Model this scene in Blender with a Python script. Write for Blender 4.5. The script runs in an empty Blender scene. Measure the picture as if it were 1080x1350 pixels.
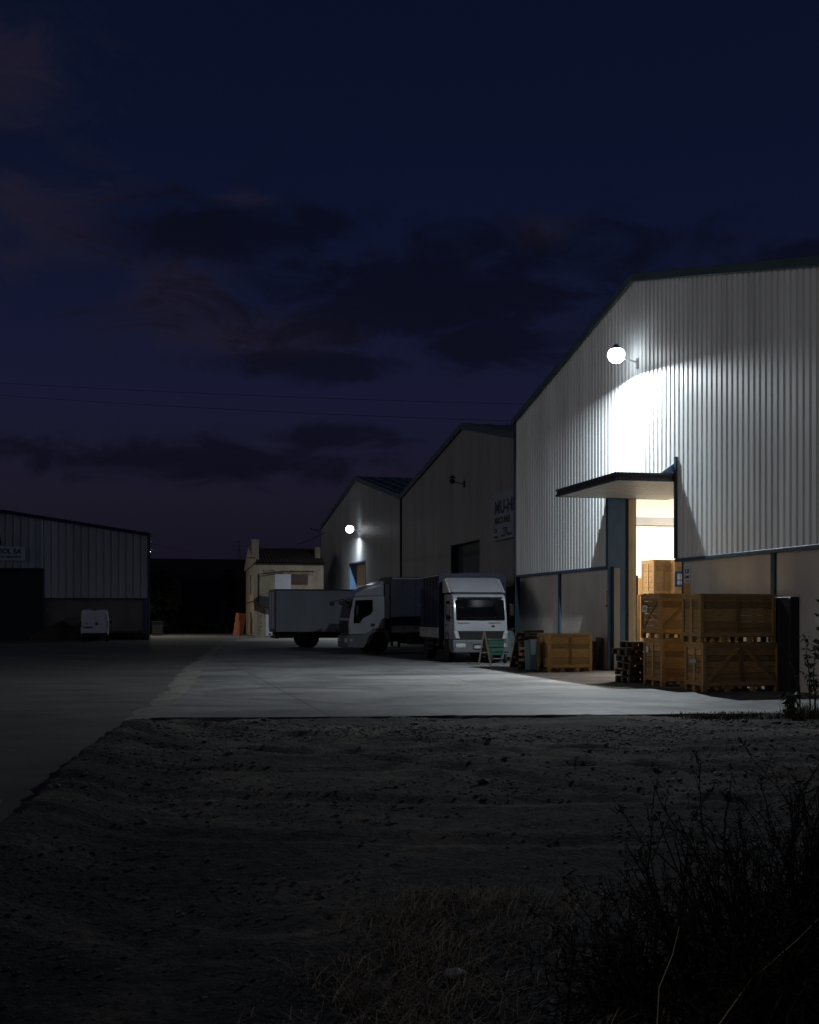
import bpy, bmesh, math, random
from mathutils import Vector, Matrix
random.seed(7)
R = math.radians
sc = bpy.context.scene
col = sc.collection

# ------------------------------------------------------------------ geometry of the place
F, CX, HY, H = 1500.0, 540.0, 810.0, 1.7          # focal length in photo pixels, horizon, eye height
TA = 358.0 / 1500.0
ANG = math.atan(TA)
CA, SA = math.cos(ANG), math.sin(ANG)
PERP = Vector((CA, SA, 0)); ALONG = Vector((-SA, CA, 0))   # into the sheds / along the row of sheds

class Fr:
    """a frame turned like the row of sheds: x into the sheds, y away from the viewer"""
    def __init__(s, o, ang=ANG):
        s.o = Vector(o); s.a = ang
        s.x = Vector((math.cos(ang), math.sin(ang), 0)); s.y = Vector((-math.sin(ang), math.cos(ang), 0))
    def w(s, x, y, z=0): return s.o + s.x * x + s.y * y + Vector((0, 0, z))
    def l(s, p):
        p = Vector(p) - s.o
        return (p.dot(s.x), p.dot(s.y), p.z)
    def hitx(s, px, py, m=0.0):            # photo pixel -> point of the plane x = m
        d = Vector(((px - CX) / F, 1, (HY - py) / F)); c = Vector((0, 0, H))
        t = (m - (c - s.o).dot(s.x)) / d.dot(s.x)
        return s.l(c + d * t)
    def hity(s, px, py, m=0.0):
        d = Vector(((px - CX) / F, 1, (HY - py) / F)); c = Vector((0, 0, H))
        t = (m - (c - s.o).dot(s.y)) / d.dot(s.y)
        return s.l(c + d * t)
def ground(px, py, z=0.0):
    Y = F * (H - z) / (py - HY)
    return Vector(((px - CX) / F * Y, Y, z))

# ------------------------------------------------------------------ mesh builder
class MB:
    def __init__(s): s.v = []; s.f = []
    def add(s, vs, fs):
        n = len(s.v); s.v += [tuple(v) for v in vs]; s.f += [tuple(i + n for i in f) for f in fs]; return s
    def box(s, x0, y0, z0, x1, y1, z1):
        if x0 > x1: x0, x1 = x1, x0
        if y0 > y1: y0, y1 = y1, y0
        if z0 > z1: z0, z1 = z1, z0
        v = [(x0,y0,z0),(x1,y0,z0),(x1,y1,z0),(x0,y1,z0),(x0,y0,z1),(x1,y0,z1),(x1,y1,z1),(x0,y1,z1)]
        return s.add(v, [(0,3,2,1),(4,5,6,7),(0,1,5,4),(1,2,6,5),(2,3,7,6),(3,0,4,7)])
    def obox(s, c, size, rot):
        hx, hy, hz = size[0]/2, size[1]/2, size[2]/2
        M = rot.to_3x3(); c = Vector(c)
        v = [c + M @ Vector((a,b,d)) for a,b,d in ((-hx,-hy,-hz),(hx,-hy,-hz),(hx,hy,-hz),(-hx,hy,-hz),(-hx,-hy,hz),(hx,-hy,hz),(hx,hy,hz),(-hx,hy,hz))]
        return s.add(v, [(0,3,2,1),(4,5,6,7),(0,1,5,4),(1,2,6,5),(2,3,7,6),(3,0,4,7)])
    def beam(s, p0, p1, w, h, up=(0,0,1)):
        p0, p1 = Vector(p0), Vector(p1); d = p1 - p0; L = d.length; d.normalize()
        u = Vector(up); x = d.cross(u)
        if x.length < 1e-4: x = d.cross(Vector((1,0,0)))
        x.normalize(); u = x.cross(d)
        M = Matrix((x, d, u)).transposed()
        return s.obox((p0+p1)/2, (w, L, h), M)
    def prism(s, pts, axis, a, b):
        n = len(pts)
        def P(p, t):
            return (t, p[0], p[1]) if axis == 'x' else (p[0], t, p[1]) if axis == 'y' else (p[0], p[1], t)
        v = [P(p, a) for p in pts] + [P(p, b) for p in pts]
        fs = [tuple(range(n-1,-1,-1)), tuple(range(n, 2*n))] + [(i, (i+1)%n, n+(i+1)%n, n+i) for i in range(n)]
        return s.add(v, fs)
    def loft(s, rings, cap=True):
        n = len(rings[0]); base = []
        for r in rings: base += list(r)
        fs = []
        for k in range(len(rings)-1):
            for i in range(n):
                j = (i+1) % n
                fs.append((k*n+i, k*n+j, (k+1)*n+j, (k+1)*n+i))
        if cap: fs += [tuple(range(n-1,-1,-1)), tuple(range((len(rings)-1)*n, len(rings)*n))]
        return s.add(base, fs)
    def tube(s, pts, rad, n=6, cap=True):
        pts = [Vector(p) for p in pts]
        if not hasattr(rad, '__len__'): rad = [rad]*len(pts)
        rings = []
        prev = None
        for i, p in enumerate(pts):
            d = (pts[min(i+1,len(pts)-1)] - pts[max(i-1,0)])
            if d.length < 1e-9: d = Vector((0,0,1))
            d.normalize()
            if prev is None:
                x = d.orthogonal().normalized()
            else:
                x = prev - d * prev.dot(d)
                if x.length < 1e-6: x = d.orthogonal()
                x.normalize()
            prev = x; y = d.cross(x)
            rings.append([p + (x*math.cos(2*math.pi*k/n) + y*math.sin(2*math.pi*k/n))*rad[i] for k in range(n)])
        return s.loft(rings, cap)
    def lathe(s, prof, c, axis='x', n=20):
        rings = []
        for r, h in prof:
            ring = []
            for k in range(n):
                a = 2*math.pi*k/n; u, w = r*math.cos(a), r*math.sin(a)
                ring.append((c[0]+h, c[1]+u, c[2]+w) if axis == 'x' else (c[0]+w, c[1]+h, c[2]+u) if axis == 'y' else (c[0]+u, c[1]+w, c[2]+h))
            rings.append(ring)
        return s.loft(rings)
    def build(s, name, m, parent=None, off=(0,0,0), bevel=0, seg=1, smooth=False, label=None, sharp=35):
        me = bpy.data.meshes.new(name)
        o3 = Vector(off)
        me.from_pydata([tuple(Vector(v)-o3) for v in s.v], [], s.f); me.update()
        bm = bmesh.new(); bm.from_mesh(me)
        bmesh.ops.recalc_face_normals(bm, faces=bm.faces)
        bm.to_mesh(me); bm.free()
        if m: me.materials.append(m)
        if smooth:
            me.polygons.foreach_set('use_smooth', [True]*len(me.polygons))
            me.set_sharp_from_angle(angle=R(sharp))
        o = bpy.data.objects.new(name, me); col.objects.link(o)
        if parent: o.parent = parent
        if bevel:
            b = o.modifiers.new('bevel', 'BEVEL'); b.width = bevel; b.segments = seg; b.limit_method = 'ANGLE'; b.angle_limit = R(30)
            b.harden_normals = False
        if label: o['label'] = label
        return o

def thing(name, label, cat, loc=(0,0,0), rz=0.0, group=None):
    o = bpy.data.objects.new(name, None); col.objects.link(o)
    o.location = loc; o.rotation_euler = (0,0,rz); o.empty_display_size = .3
    return tag(o, label, cat, group)
def tag(o, label, cat, group=None):
    o['label'] = label; o['category'] = cat
    if group: o['group'] = group
    return o
def kind(o, k): o['kind'] = k; return o
def copy_tree(o, parent=None):
    c = o.copy(); col.objects.link(c)
    if parent: c.parent = parent
    for ch in list(o.children): copy_tree(ch, c)
    return c
def text(name, body, size, m, parent, loc, rot, align='LEFT', sx=1.0, bold=0.0, ex=.003):
    cu = bpy.data.curves.new(name, 'FONT'); cu.body = body; cu.size = size; cu.extrude = ex; cu.align_x = align; cu.offset = bold
    t = bpy.data.objects.new('tmp_text', cu); col.objects.link(t)
    bpy.context.view_layer.update()
    me = bpy.data.meshes.new_from_object(t.evaluated_get(bpy.context.evaluated_depsgraph_get()))
    bpy.data.objects.remove(t); bpy.data.curves.remove(cu)
    me.name = name
    for v in me.vertices: v.co.x *= sx
    me.materials.clear(); me.materials.append(m)
    o = bpy.data.objects.new(name, me); col.objects.link(o); o.parent = parent
    o.location = loc; o.rotation_euler = rot
    return o
ROT_SHED = (R(90), 0, R(-90)); ROT_FRONT = (R(90), 0, 0)

# ------------------------------------------------------------------ materials
def mat(name, c, rough=.6, metal=0.0, var=.25, scale=3.0, stretch=(1,1,1), bump=0.0, bscale=30.0, island=0.0, c2=None, spec=.4, coat=0.0, world=False, detail=6):
    m = bpy.data.materials.new(name); m.use_nodes = True
    nt = m.node_tree; N = nt.nodes; L = nt.links; b = N['Principled BSDF']
    b.inputs['Roughness'].default_value = rough; b.inputs['Metallic'].default_value = metal
    b.inputs['Specular IOR Level'].default_value = spec
    if coat: b.inputs['Coat Weight'].default_value = coat; b.inputs['Coat Roughness'].default_value = .1
    if world:
        g = N.new('ShaderNodeNewGeometry'); src = g.outputs['Position']
    else:
        g = N.new('ShaderNodeTexCoord'); src = g.outputs['Object']
    mp = N.new('ShaderNodeMapping'); mp.inputs['Scale'].default_value = stretch; L.new(src, mp.inputs[0])
    n = N.new('ShaderNodeTexNoise'); n.inputs['Scale'].default_value = scale; n.inputs['Detail'].default_value = detail; n.inputs['Roughness'].default_value = .62
    L.new(mp.outputs[0], n.inputs['Vector'])
    r = N.new('ShaderNodeValToRGB')
    d = c2 if c2 else tuple(x*(1-var) for x in c); e = c if c2 else tuple(min(1, x*(1+var*.6)) for x in c)
    r.color_ramp.elements[0].position = .32; r.color_ramp.elements[0].color = (*d, 1)
    r.color_ramp.elements[1].position = .68; r.color_ramp.elements[1].color = (*e, 1)
    L.new(n.outputs['Fac'], r.inputs[0]); out = r.outputs[0]
    if island:
        gi = N.new('ShaderNodeNewGeometry')
        mr = N.new('ShaderNodeMapRange'); mr.inputs['To Min'].default_value = 1-island; mr.inputs['To Max'].default_value = 1+island*.5
        L.new(gi.outputs['Random Per Island'], mr.inputs['Value'])
        mx = N.new('ShaderNodeMix'); mx.data_type = 'RGBA'; mx.blend_type = 'MULTIPLY'; mx.inputs['Factor'].default_value = 1
        L.new(out, mx.inputs['A']); L.new(mr.outputs[0], mx.inputs['B']); out = mx.outputs['Result']
    L.new(out, b.inputs['Base Color'])
    if bump:
        n2 = N.new('ShaderNodeTexNoise'); n2.inputs['Scale'].default_value = bscale; n2.inputs['Detail'].default_value = 8
        L.new(src, n2.inputs['Vector'])
        bp = N.new('ShaderNodeBump'); bp.inputs['Strength'].default_value = bump; bp.inputs['Distance'].default_value = .05
        L.new(n2.outputs['Fac'], bp.inputs['Height']); L.new(bp.outputs[0], b.inputs['Normal'])
    m['out'] = 0
    return m
def emit(name, c, s):
    m = bpy.data.materials.new(name); m.use_nodes = True
    b = m.node_tree.nodes['Principled BSDF']
    b.inputs['Base Color'].default_value = (*[x*.8 for x in c], 1); b.inputs['Emission Color'].default_value = (*c, 1); b.inputs['Emission Strength'].default_value = s
    return m

M = {}
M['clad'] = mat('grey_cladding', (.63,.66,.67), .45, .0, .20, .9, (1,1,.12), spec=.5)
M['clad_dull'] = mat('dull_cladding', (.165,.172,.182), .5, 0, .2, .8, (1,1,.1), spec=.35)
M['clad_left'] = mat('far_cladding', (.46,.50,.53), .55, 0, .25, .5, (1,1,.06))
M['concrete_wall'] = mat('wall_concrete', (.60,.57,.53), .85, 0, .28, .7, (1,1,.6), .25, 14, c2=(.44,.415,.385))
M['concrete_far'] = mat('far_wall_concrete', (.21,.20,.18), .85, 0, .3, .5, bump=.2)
M['blue_steel'] = mat('blue_painted_steel', (.10,.20,.35), .45, 0, .25, 2.5, (1,1,.4), coat=.2)
M['dark_steel'] = mat('dark_blue_steel', (.025,.045,.07), .45, 0, .3, 4)
M['flash'] = mat('slate_blue_flashing', (.045,.085,.13), .5, 0, .25, 4)
M['roof'] = mat('roof_sheet', (.07,.10,.11), .6, 0, .3, 1)
M['fascia'] = mat('teal_flashing', (.045,.075,.09), .5, 0, .2, 1)
M['liner'] = mat('white_liner', (.78,.76,.71), .6, 0, .06, 1, (1,1,.2))
M['cream'] = mat('cream_post', (.68,.56,.40), .6, 0, .12, 3)
M['door_panel'] = mat('door_underside', (.62,.60,.57), .5, 0, .1, 2, (.3,4,1))
M['rubber'] = mat('tyre_rubber', (.015,.015,.016), .85, 0, .3, 8)
M['rim'] = mat('steel_rim', (.22,.225,.23), .4, .6, .2, 10)
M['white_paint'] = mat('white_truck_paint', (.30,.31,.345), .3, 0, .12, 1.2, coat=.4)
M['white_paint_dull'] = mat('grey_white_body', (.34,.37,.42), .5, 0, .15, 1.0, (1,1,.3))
M['grey_plastic'] = mat('grey_bumper', (.10,.105,.12), .6, 0, .2, 3)
M['black_plastic'] = mat('black_plastic', (.012,.012,.014), .5, 0, .3, 6)
M['glass'] = mat('dark_window_glass', (.003,.0035,.0045), .04, 0, .3, 2, spec=.10)
M['lens'] = mat('lamp_lens', (.55,.57,.58), .12, .3, .2, 20)
M['red_lens'] = mat('red_lens', (.4,.03,.02), .3, 0, .2, 20)
M['amber_lens'] = mat('amber_lens', (.55,.22,.05), .3, 0, .2, 20)
M['navy_tarp'] = mat('navy_tarpaulin', (.009,.013,.042), .55, 0, .3, 1.2, (1,1,.25), .3, 5)
M['sideboard'] = mat('pale_sideboards', (.36,.36,.36), .5, 0, .2, 2)
M['chassis'] = mat('chassis_steel', (.02,.02,.022), .7, 0, .3, 4)
M['wood'] = mat('crate_wood', (.66,.41,.17), .7, 0, .3, 5, (1.2,1.2,16), .15, 60, island=.5, c2=(.30,.17,.062))
M['wood_dark'] = mat('weathered_wood', (.15,.105,.07), .85, 0, .4, 6, (1,1,10), .3, 50, island=.45, c2=(.06,.042,.03))
M['wood_pale'] = mat('fresh_pine', (.62,.42,.22), .7, 0, .2, 5, (1,1,14), island=.25)
M['asphalt'] = mat('asphalt', (.085,.083,.080), .9, 0, .3, .35, bump=.5, bscale=90, world=True, c2=(.055,.054,.055))
M['sign_white'] = mat('sign_white', (.62,.66,.72), .5, 0, .08, 2)
M['sign_dull'] = mat('sign_white_dimmed', (.19,.215,.265), .6, 0, .15, 2)  # darker copy of the sign white; the board's dim light is in the colour
M['navy_ink'] = mat('navy_ink', (.015,.025,.08), .6, 0, .1, 2)
M['black_ink'] = mat('black_ink', (.02,.018,.018), .6, 0, .1, 2)
M['yellow_sign'] = mat('yellow_sign', (.62,.46,.06), .5, 0, .15, 5)
M['orange_sign'] = mat('orange_panel', (.58,.29,.06), .6, 0, .15, 4)
M['blue_sign'] = mat('blue_sign', (.03,.10,.36), .5, 0, .1, 5)
M['paper'] = mat('white_paper', (.75,.75,.74), .7, 0, .08, 5)
M['plaster'] = mat('old_plaster', (.33,.29,.235), .9, 0, .3, 1.3, (1,1,.35), .5, 8, c2=(.20,.16,.115))
M['stain'] = mat('soot_stain', (.21,.165,.115), .95, 0, .5, 3)
M['grey_board'] = mat('grey_boarding', (.42,.44,.48), .7, 0, .1, 2)
M['tile'] = mat('clay_tiles', (.045,.032,.025), .85, 0, .4, 4, island=.3)
M['shutter'] = mat('brown_shutter', (.065,.03,.016), .7, 0, .3, 3, (6,1,1))
M['roller'] = mat('tan_roller_door', (.42,.27,.16), .6, 0, .12, 1, (1,1,3))
M['dark_door'] = mat('dark_door', (.022,.032,.038), .6, 0, .3, 1)
M['dark_house'] = mat('dark_stone', (.075,.075,.085), .9, 0, .4, .6)
M['dark_roof'] = mat('dark_tiles', (.022,.021,.023), .9, 0, .3, 2)
M['orange_plastic'] = mat('orange_plastic', (.52,.16,.075), .5, 0, .2, 6, island=.25)
M['green_metal'] = mat('green_painted_metal', (.026,.075,.055), .5, 0, .35, 5, bump=.2, bscale=20)
M['teal_sheet'] = mat('teal_tarpaulin', (.06,.105,.115), .6, 0, .35, 3, bump=.4, bscale=8)
M['slate'] = mat('slate_blue_plastic', (.10,.17,.20), .5, 0, .25, 4)
M['pale_sack'] = mat('pale_blue_sheet', (.40,.48,.55), .6, 0, .12, 5)
M['cable'] = mat('cable_black', (.012,.012,.014), .7)
M['steel'] = mat('galvanised_steel', (.32,.33,.34), .4, .7, .2, 6)
M['bush'] = mat('dark_stems', (.022,.017,.012), .9, 0, .4, 20, island=.4)
M['bush_leaf'] = mat('dark_leaves', (.042,.034,.020), .9, 0, .4, 20, island=.5)
M['weed_leaf'] = mat('weed_leaves', (.05,.075,.025), .7, 0, .3, 10, island=.5)
M['weed_stem'] = mat('weed_stem', (.07,.06,.03), .8, 0, .3, 10)
M['straw'] = mat('dry_grass', (.52,.42,.26), .85, 0, .3, 10, island=.97)
M['grass_dark'] = mat('rough_grass', (.09,.08,.04), .9, 0, .3, 10, island=.7)
M['stone'] = mat('pebble_stone', (.20,.185,.165), .8, 0, .3, 10, island=.85)
M['rock'] = mat('pale_rock', (.42,.42,.45), .8, 0, .2, 20, bump=.3)
M['earth'] = mat('dark_earth', (.035,.030,.024), .95, 0, .4, 3, bump=.6)
M['tree'] = mat('night_foliage', (.018,.024,.014), .9, 0, .3, 10, island=.6)
M['trunk'] = mat('bark', (.05,.04,.03), .9)
M['lamp_glow'] = emit('lamp_glass_lit', (.90,.97,1.0), 14.0)
M['lamp_body'] = mat('lamp_housing', (.25,.26,.27), .4, .4, .2, 8)
M['unlit'] = mat('unlit_lamp_body', (.03,.032,.035), .5, .2, .2, 8)

def ground_mat(name, cols, rough, big, fine, bump, stretch=(1,1,1), bdist=.02, fine_amt=.5, rough2=None):
    """three tone ground: large patches, streaks and fine grain, all in world metres"""
    m = bpy.data.materials.new(name); m.use_nodes = True
    nt = m.node_tree; N = nt.nodes; L = nt.links; b = N['Principled BSDF']; b.inputs['Roughness'].default_value = rough; b.inputs['Specular IOR Level'].default_value = .3
    g = N.new('ShaderNodeNewGeometry')
    mp = N.new('ShaderNodeMapping'); mp.inputs['Scale'].default_value = stretch; mp.inputs['Rotation'].default_value = (0,0,-ANG*.5); L.new(g.outputs['Position'], mp.inputs[0])
    n1 = N.new('ShaderNodeTexNoise'); n1.inputs['Scale'].default_value = big; n1.inputs['Detail'].default_value = 9; n1.inputs['Roughness'].default_value = .65; n1.inputs['Distortion'].default_value = 1.2
    L.new(mp.outputs[0], n1.inputs['Vector'])
    r = N.new('ShaderNodeValToRGB'); e = r.color_ramp.elements
    e[0].position = .33; e[0].color = (*cols[0],1); e[1].position = .68; e[1].color = (*cols[2],1)
    k = e.new(.5); k.color = (*cols[1],1)
    L.new(n1.outputs['Fac'], r.inputs[0])
    n2 = N.new('ShaderNodeTexNoise'); n2.inputs['Scale'].default_value = fine; n2.inputs['Detail'].default_value = 5; n2.inputs['Roughness'].default_value = .7
    L.new(g.outputs['Position'], n2.inputs['Vector'])
    mr = N.new('ShaderNodeMapRange'); mr.inputs['From Min'].default_value = .3; mr.inputs['From Max'].default_value = .7
    mr.inputs['To Min'].default_value = 1-fine_amt; mr.inputs['To Max'].default_value = 1+fine_amt
    L.new(n2.outputs['Fac'], mr.inputs['Value'])
    mx = N.new('ShaderNodeMix'); mx.data_type = 'RGBA'; mx.blend_type = 'MULTIPLY'; mx.inputs['Factor'].default_value = 1
    L.new(r.outputs[0], mx.inputs['A']); L.new(mr.outputs[0], mx.inputs['B']); L.new(mx.outputs['Result'], b.inputs['Base Color'])
    if rough2:
        mr2 = N.new('ShaderNodeMapRange'); mr2.inputs['To Min'].default_value = rough; mr2.inputs['To Max'].default_value = rough2
        L.new(n1.outputs['Fac'], mr2.inputs['Value']); L.new(mr2.outputs[0], b.inputs['Roughness'])
    bp = N.new('ShaderNodeBump'); bp.inputs['Strength'].default_value = bump; bp.inputs['Distance'].default_value = bdist
    L.new(n2.outputs['Fac'], bp.inputs['Height']); L.new(bp.outputs[0], b.inputs['Normal'])
    return m
def joints(m):
    """saw cut slab joints every five metres, square to the sheds"""
    nt = m.node_tree; N = nt.nodes; L = nt.links; b = N['Principled BSDF']
    g = N.new('ShaderNodeNewGeometry'); mp = N.new('ShaderNodeMapping'); mp.inputs['Rotation'].default_value = (0,0,-ANG); mp.inputs['Location'].default_value = (1.9,1.3,0); L.new(g.outputs['Position'], mp.inputs[0])
    sp = N.new('ShaderNodeSeparateXYZ'); L.new(mp.outputs[0], sp.inputs[0]); outs = []
    for k in (0,1):
        a = N.new('ShaderNodeMath'); a.operation = 'PINGPONG'; a.inputs[1].default_value = 2.5; L.new(sp.outputs[k], a.inputs[0])
        c = N.new('ShaderNodeMath'); c.operation = 'GREATER_THAN'; c.inputs[1].default_value = .022; L.new(a.outputs[0], c.inputs[0]); outs.append(c.outputs[0])
    mm = N.new('ShaderNodeMath'); mm.operation = 'MULTIPLY'; L.new(outs[0], mm.inputs[0]); L.new(outs[1], mm.inputs[1])
    mr = N.new('ShaderNodeMapRange'); mr.inputs['To Min'].default_value = .45; L.new(mm.outputs[0], mr.inputs['Value'])
    src = b.inputs['Base Color'].links[0].from_socket
    mx = N.new('ShaderNodeMix'); mx.data_type = 'RGBA'; mx.blend_type = 'MULTIPLY'; mx.inputs['Factor'].default_value = 1
    L.new(src, mx.inputs['A']); L.new(mr.outputs[0], mx.inputs['B']); L.new(mx.outputs['Result'], b.inputs['Base Color'])
M['pad'] = ground_mat('poured_concrete', ((.062,.062,.066),(.148,.146,.146),(.235,.232,.225)), .78, .55, 3.2, .15, (.55,.85,1), .006, .22, .55)
joints(M['pad'])
M['gravel'] = ground_mat('gravel_dirt', ((.008,.0078,.009),(.040,.037,.034),(.17,.140,.102)), .95, .75, 13, 1.0, (.6,.9,1), .05, .7)
M['grit'] = ground_mat('pale_grit', ((.13,.125,.11),(.19,.18,.16),(.25,.24,.215)), .95, 1.5, 30, .9, (1,1,1), .04, .4)
M['road'] = ground_mat('road_asphalt', ((.055,.053,.050),(.082,.078,.072),(.115,.108,.098)), .85, .5, 60, .7, (.5,.9,1), .012, .3)
M['yard'] = ground_mat('yard_tarmac', ((.09,.09,.09),(.12,.12,.118),(.16,.155,.15)), .85, .25, 40, .4, (.4,1,1), .01, .2)

# ------------------------------------------------------------------ ground
# big sheet out to the horizon
kind(MB().add([(-400,-60,-.12),(400,-60,-.12),(400,700,-.12),(-400,700,-.12)], [(0,1,2,3)]).build('ground', M['yard']), 'structure')
def noise2(x, y, s):
    from mathutils import noise
    return noise.noise(Vector((x*s, y*s, 3.7)))
# road edge line and pad outline, traced on the ground
EDGE = [(-2.55,3.0),(-3.1,8.8),(-3.75,12.7),(-4.2,16.8),(-5.3,25.5),(-6.9,36.0),(-9.6,56.0),(-12.2,76.0)]
def edge_x(y):
    for (x0,y0),(x1,y1) in zip(EDGE, EDGE[1:]):
        if y <= y1: return x0 + (x1-x0)*(y-y0)/(y1-y0)
    return EDGE[-1][0]
mb = MB(); vs = []; ys = [-20 + .0*0]
ys = [-20, 0] + [3 + i*.18 for i in range(120)] + [25 + i*1.2 for i in range(45)] + [82, 110]
for y in ys:
    ex = edge_x(max(y,3)) + (.05*noise2(0,y,1.9) + .03*noise2(5,y,6.0) if y > 2 else 0)
    vs += [(-70,y,0),(ex-.02,y,0),(ex,y,-.02),(ex+.02,y,-.14)]
fs = []
for i in range(len(ys)-1):
    for k in range(3): fs.append((i*4+k, i*4+k+1, i*4+5+k, i*4+4+k))
mb.add(vs, fs); kind(mb.build('road', M['road']), 'structure')
# concrete pad between the road and the sheds
PN = [(-4.35,18.6),(1.0,18.95),(6.6,19.35),(11.0,19.9)]
pf = [ground(190,948), ground(215,912), ground(243,884)]
padL = [(-4.35,18.55),(-4.75,23.0),(-5.05,25.5),(-6.3,34.0),(-8.8,52.0),(-11.2,72.0)]
mb = MB(); poly = [(x,y) for x,y in padL][::-1]
near = []
for i in range(141):
    x = -4.35 + (11.2+4.35)*i/140; y = 18.55 + .085*(x+4.35)
    near.append((x, y + .09*noise2(x,1,.9) + .06*noise2(x,4,4)))
poly = poly + near[1:] + [(20,30),(20,76)]
mb.prism(poly, 'z', -.16, .012); kind(mb.build('concrete_pad', M['pad']), 'structure')
# joint lines are cut by thin dark strips of grit along the pad's left edge
mb = MB(); vs = []; n = 0
yy = [17.2 + i*.25 for i in range(150)] + [55+i for i in range(20)]
def padx(y):
    for (x0,y0),(x1,y1) in zip(padL, padL[1:]):
        if y <= y1: return x0 + (x1-x0)*(y-y0)/(y1-y0)
    return padL[-1][0]
for y in yy:
    a = edge_x(y) - .16 + .22*noise2(1,y,1.3) + .10*noise2(9,y,4.5); c = padx(max(y,18.55)) + .12 + .14*noise2(3,y,1.7) + .07*noise2(2,y,6)
    if y > 30: c = max(c, a + .3)
    vs += [(a,y,.0045),((a+c)/2,y,.028+.012*noise2(0,y,2)),(c,y,.0165)]
fs = []
for i in range(len(yy)-1):
    for k in range(2): fs.append((i*3+k, i*3+k+1, i*3+4+k, i*3+3+k))
mb.add(vs, fs); kind(mb.build('gravel_path', M['grit'], smooth=True), 'structure')
# gravel yard in front, with ruts
def gz(x, y):
    z = -.035 + .035*noise2(x*.5, y, .8) + .013*noise2(x*.8,y,2.2) + .008*noise2(x,y,5.5) + .010*noise2(x,y,11)
    d = x - edge_x(y)
    z += .17*math.exp(-((d-.15)/.5)**2) * (1 if y < 17.2 else max(0, 1-(y-17.2)/.9))
    for cx_, cy_, r0, dp in ((5.5,27.5,13.2,.035),(5.5,27.5,15.0,.03),(-1.0,32.0,17.6,.03),(-1.0,32.0,19.4,.03),(9.0,20.0,9.5,.03),(9.0,20.0,11.3,.025),(2.0,40.0,29.5,.025),(2.0,40.0,31.3,.025)):
        t = math.hypot(x-cx_, y-cy_) - r0 - .12*noise2(x,y,.5)
        if abs(t) < 1: z += -dp*math.exp(-(t/.16)**2) + dp*.8*math.exp(-((abs(t)-.30)/.12)**2)
    yn = 18.55 + .085*(x+4.35)
    z += max(0, .012-z+.02*noise2(x,y,3))*math.exp(-((yn-y)/.30)**2)*max(0,min(1,.45+1.6*noise2(x,2,1.1)))
    z -= .008*math.exp(-((yn-y)/.35)**2)
    return z
def gx(i, n, y): return 0
mb = MB(); vs = []; nx, ny = 190, 210
ygrid = [2.6 + 17.4*(j/ny)**1.35 for j in range(ny+1)]
for y in ygrid:
    x0, x1 = edge_x(y) - .06, 12.0
    for i in range(nx+1):
        x = x0 + (x1-x0)*(i/nx)
        z = gz(x, y)
        z += random.uniform(-.009,.009)*(1 if y > 6 else .6)
        if i == 0: z = -.08
        if y > 18.4 and x > -4.6 and y > 18.55 + .085*(x+4.35) + .05 + .30*max(0,noise2(x,8,1.3)+.5*noise2(x,5,4)): z = -.14
        vs.append((x, y, z))
fs = [(j*(nx+1)+i, j*(nx+1)+i+1, (j+1)*(nx+1)+i+1, (j+1)*(nx+1)+i) for j in range(ny) for i in range(nx)]
mb.add(vs, fs); kind(mb.build('gravel_ground', M['gravel'], smooth=True, sharp=180), 'structure')
# pebbles, uncountable
mb = MB()
ico = [(0,0,1),(.89,0,.45),(.28,.85,.45),(-.72,.53,.45),(-.72,-.53,.45),(.28,-.85,.45),(.72,.53,-.3),(-.28,.85,-.3),(-.89,0,-.3),(-.28,-.85,-.3),(.72,-.53,-.3)]
icf = [(0,1,2),(0,2,3),(0,3,4),(0,4,5),(0,5,1),(1,6,2),(2,7,3),(3,8,4),(4,9,5),(5,10,1),(2,6,7),(3,7,8),(4,8,9),(5,9,10),(1,10,6)]
for k in range(15000):
    y = 4.6 + 14*random.random()**1.1
    if k < 4500: y = 15.5 + 3.2*random.random()
    x = edge_x(y) + .1 + random.random()*(y*.40 - edge_x(y) + .8)
    if y > 18.45 + .085*(x+4.35) and x > -4.4: continue
    if noise2(x*.5,y,.9)+.6*noise2(x,y,2.5) < random.uniform(-.35,.25): continue
    s = random.choice([.0045,.005,.006,.008,.011]) * (1 + .6*random.random()) * (.7 + y/16); a = random.random()*6.28
    if random.random() < .02: s *= 2.2
    z = gz(x, y) + s*.2
    mb.add([(x+s*(p[0]*math.cos(a)-p[1]*math.sin(a))*(1+.4*random.random()), y+s*(p[0]*math.sin(a)+p[1]*math.cos(a)), z+s*.65*p[2]) for p in ico], icf)
kind(mb.build('pebbles', M['stone']), 'stuff')

# ------------------------------------------------------------------ sheds
A = Fr((14.24, 0, 0))                       # cladding plane of the near shed
def corr(mb, u0, u1, zb, top, m0=0.0, per=.25, depth=.04, crest=.15, ramp=.03):
    """trapezoidal sheet from u0 to u1; the crests stand at x = m0 - depth"""
    us = []; k = math.floor(u0/per)
    while k*per < u1:
        b = k*per
        for du, dm in ((0,-depth),(crest,-depth),(crest+ramp,0),(per-ramp,0)):
            if u0 < b+du < u1: us.append((b+du, m0+dm))
        k += 1
    def prof(u):
        t = u - math.floor(u/per)*per
        if t < crest: return m0-depth
        if t < crest+ramp: return m0-depth*(1-(t-crest)/ramp)
        if t < per-ramp: return m0
        return m0-depth*(t-per+ramp)/ramp
    us = [(u0, prof(u0))] + us + [(u1, prof(u1))]
    v = []
    for u, m in us: v += [(m,u,zb if not callable(zb) else zb(u)), (m,u,top(u))]
    mb.add(v, [(2*i, 2*i+2, 2*i+3, 2*i+1) for i in range(len(us)-1)])
def roofline(pts):
    def T(u):
        for (a,za),(b,zb) in zip(pts, pts[1:]):
            if u <= b: return za + (zb-za)*(u-a)/(b-a)
        return pts[-1][1]
    return T

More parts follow.
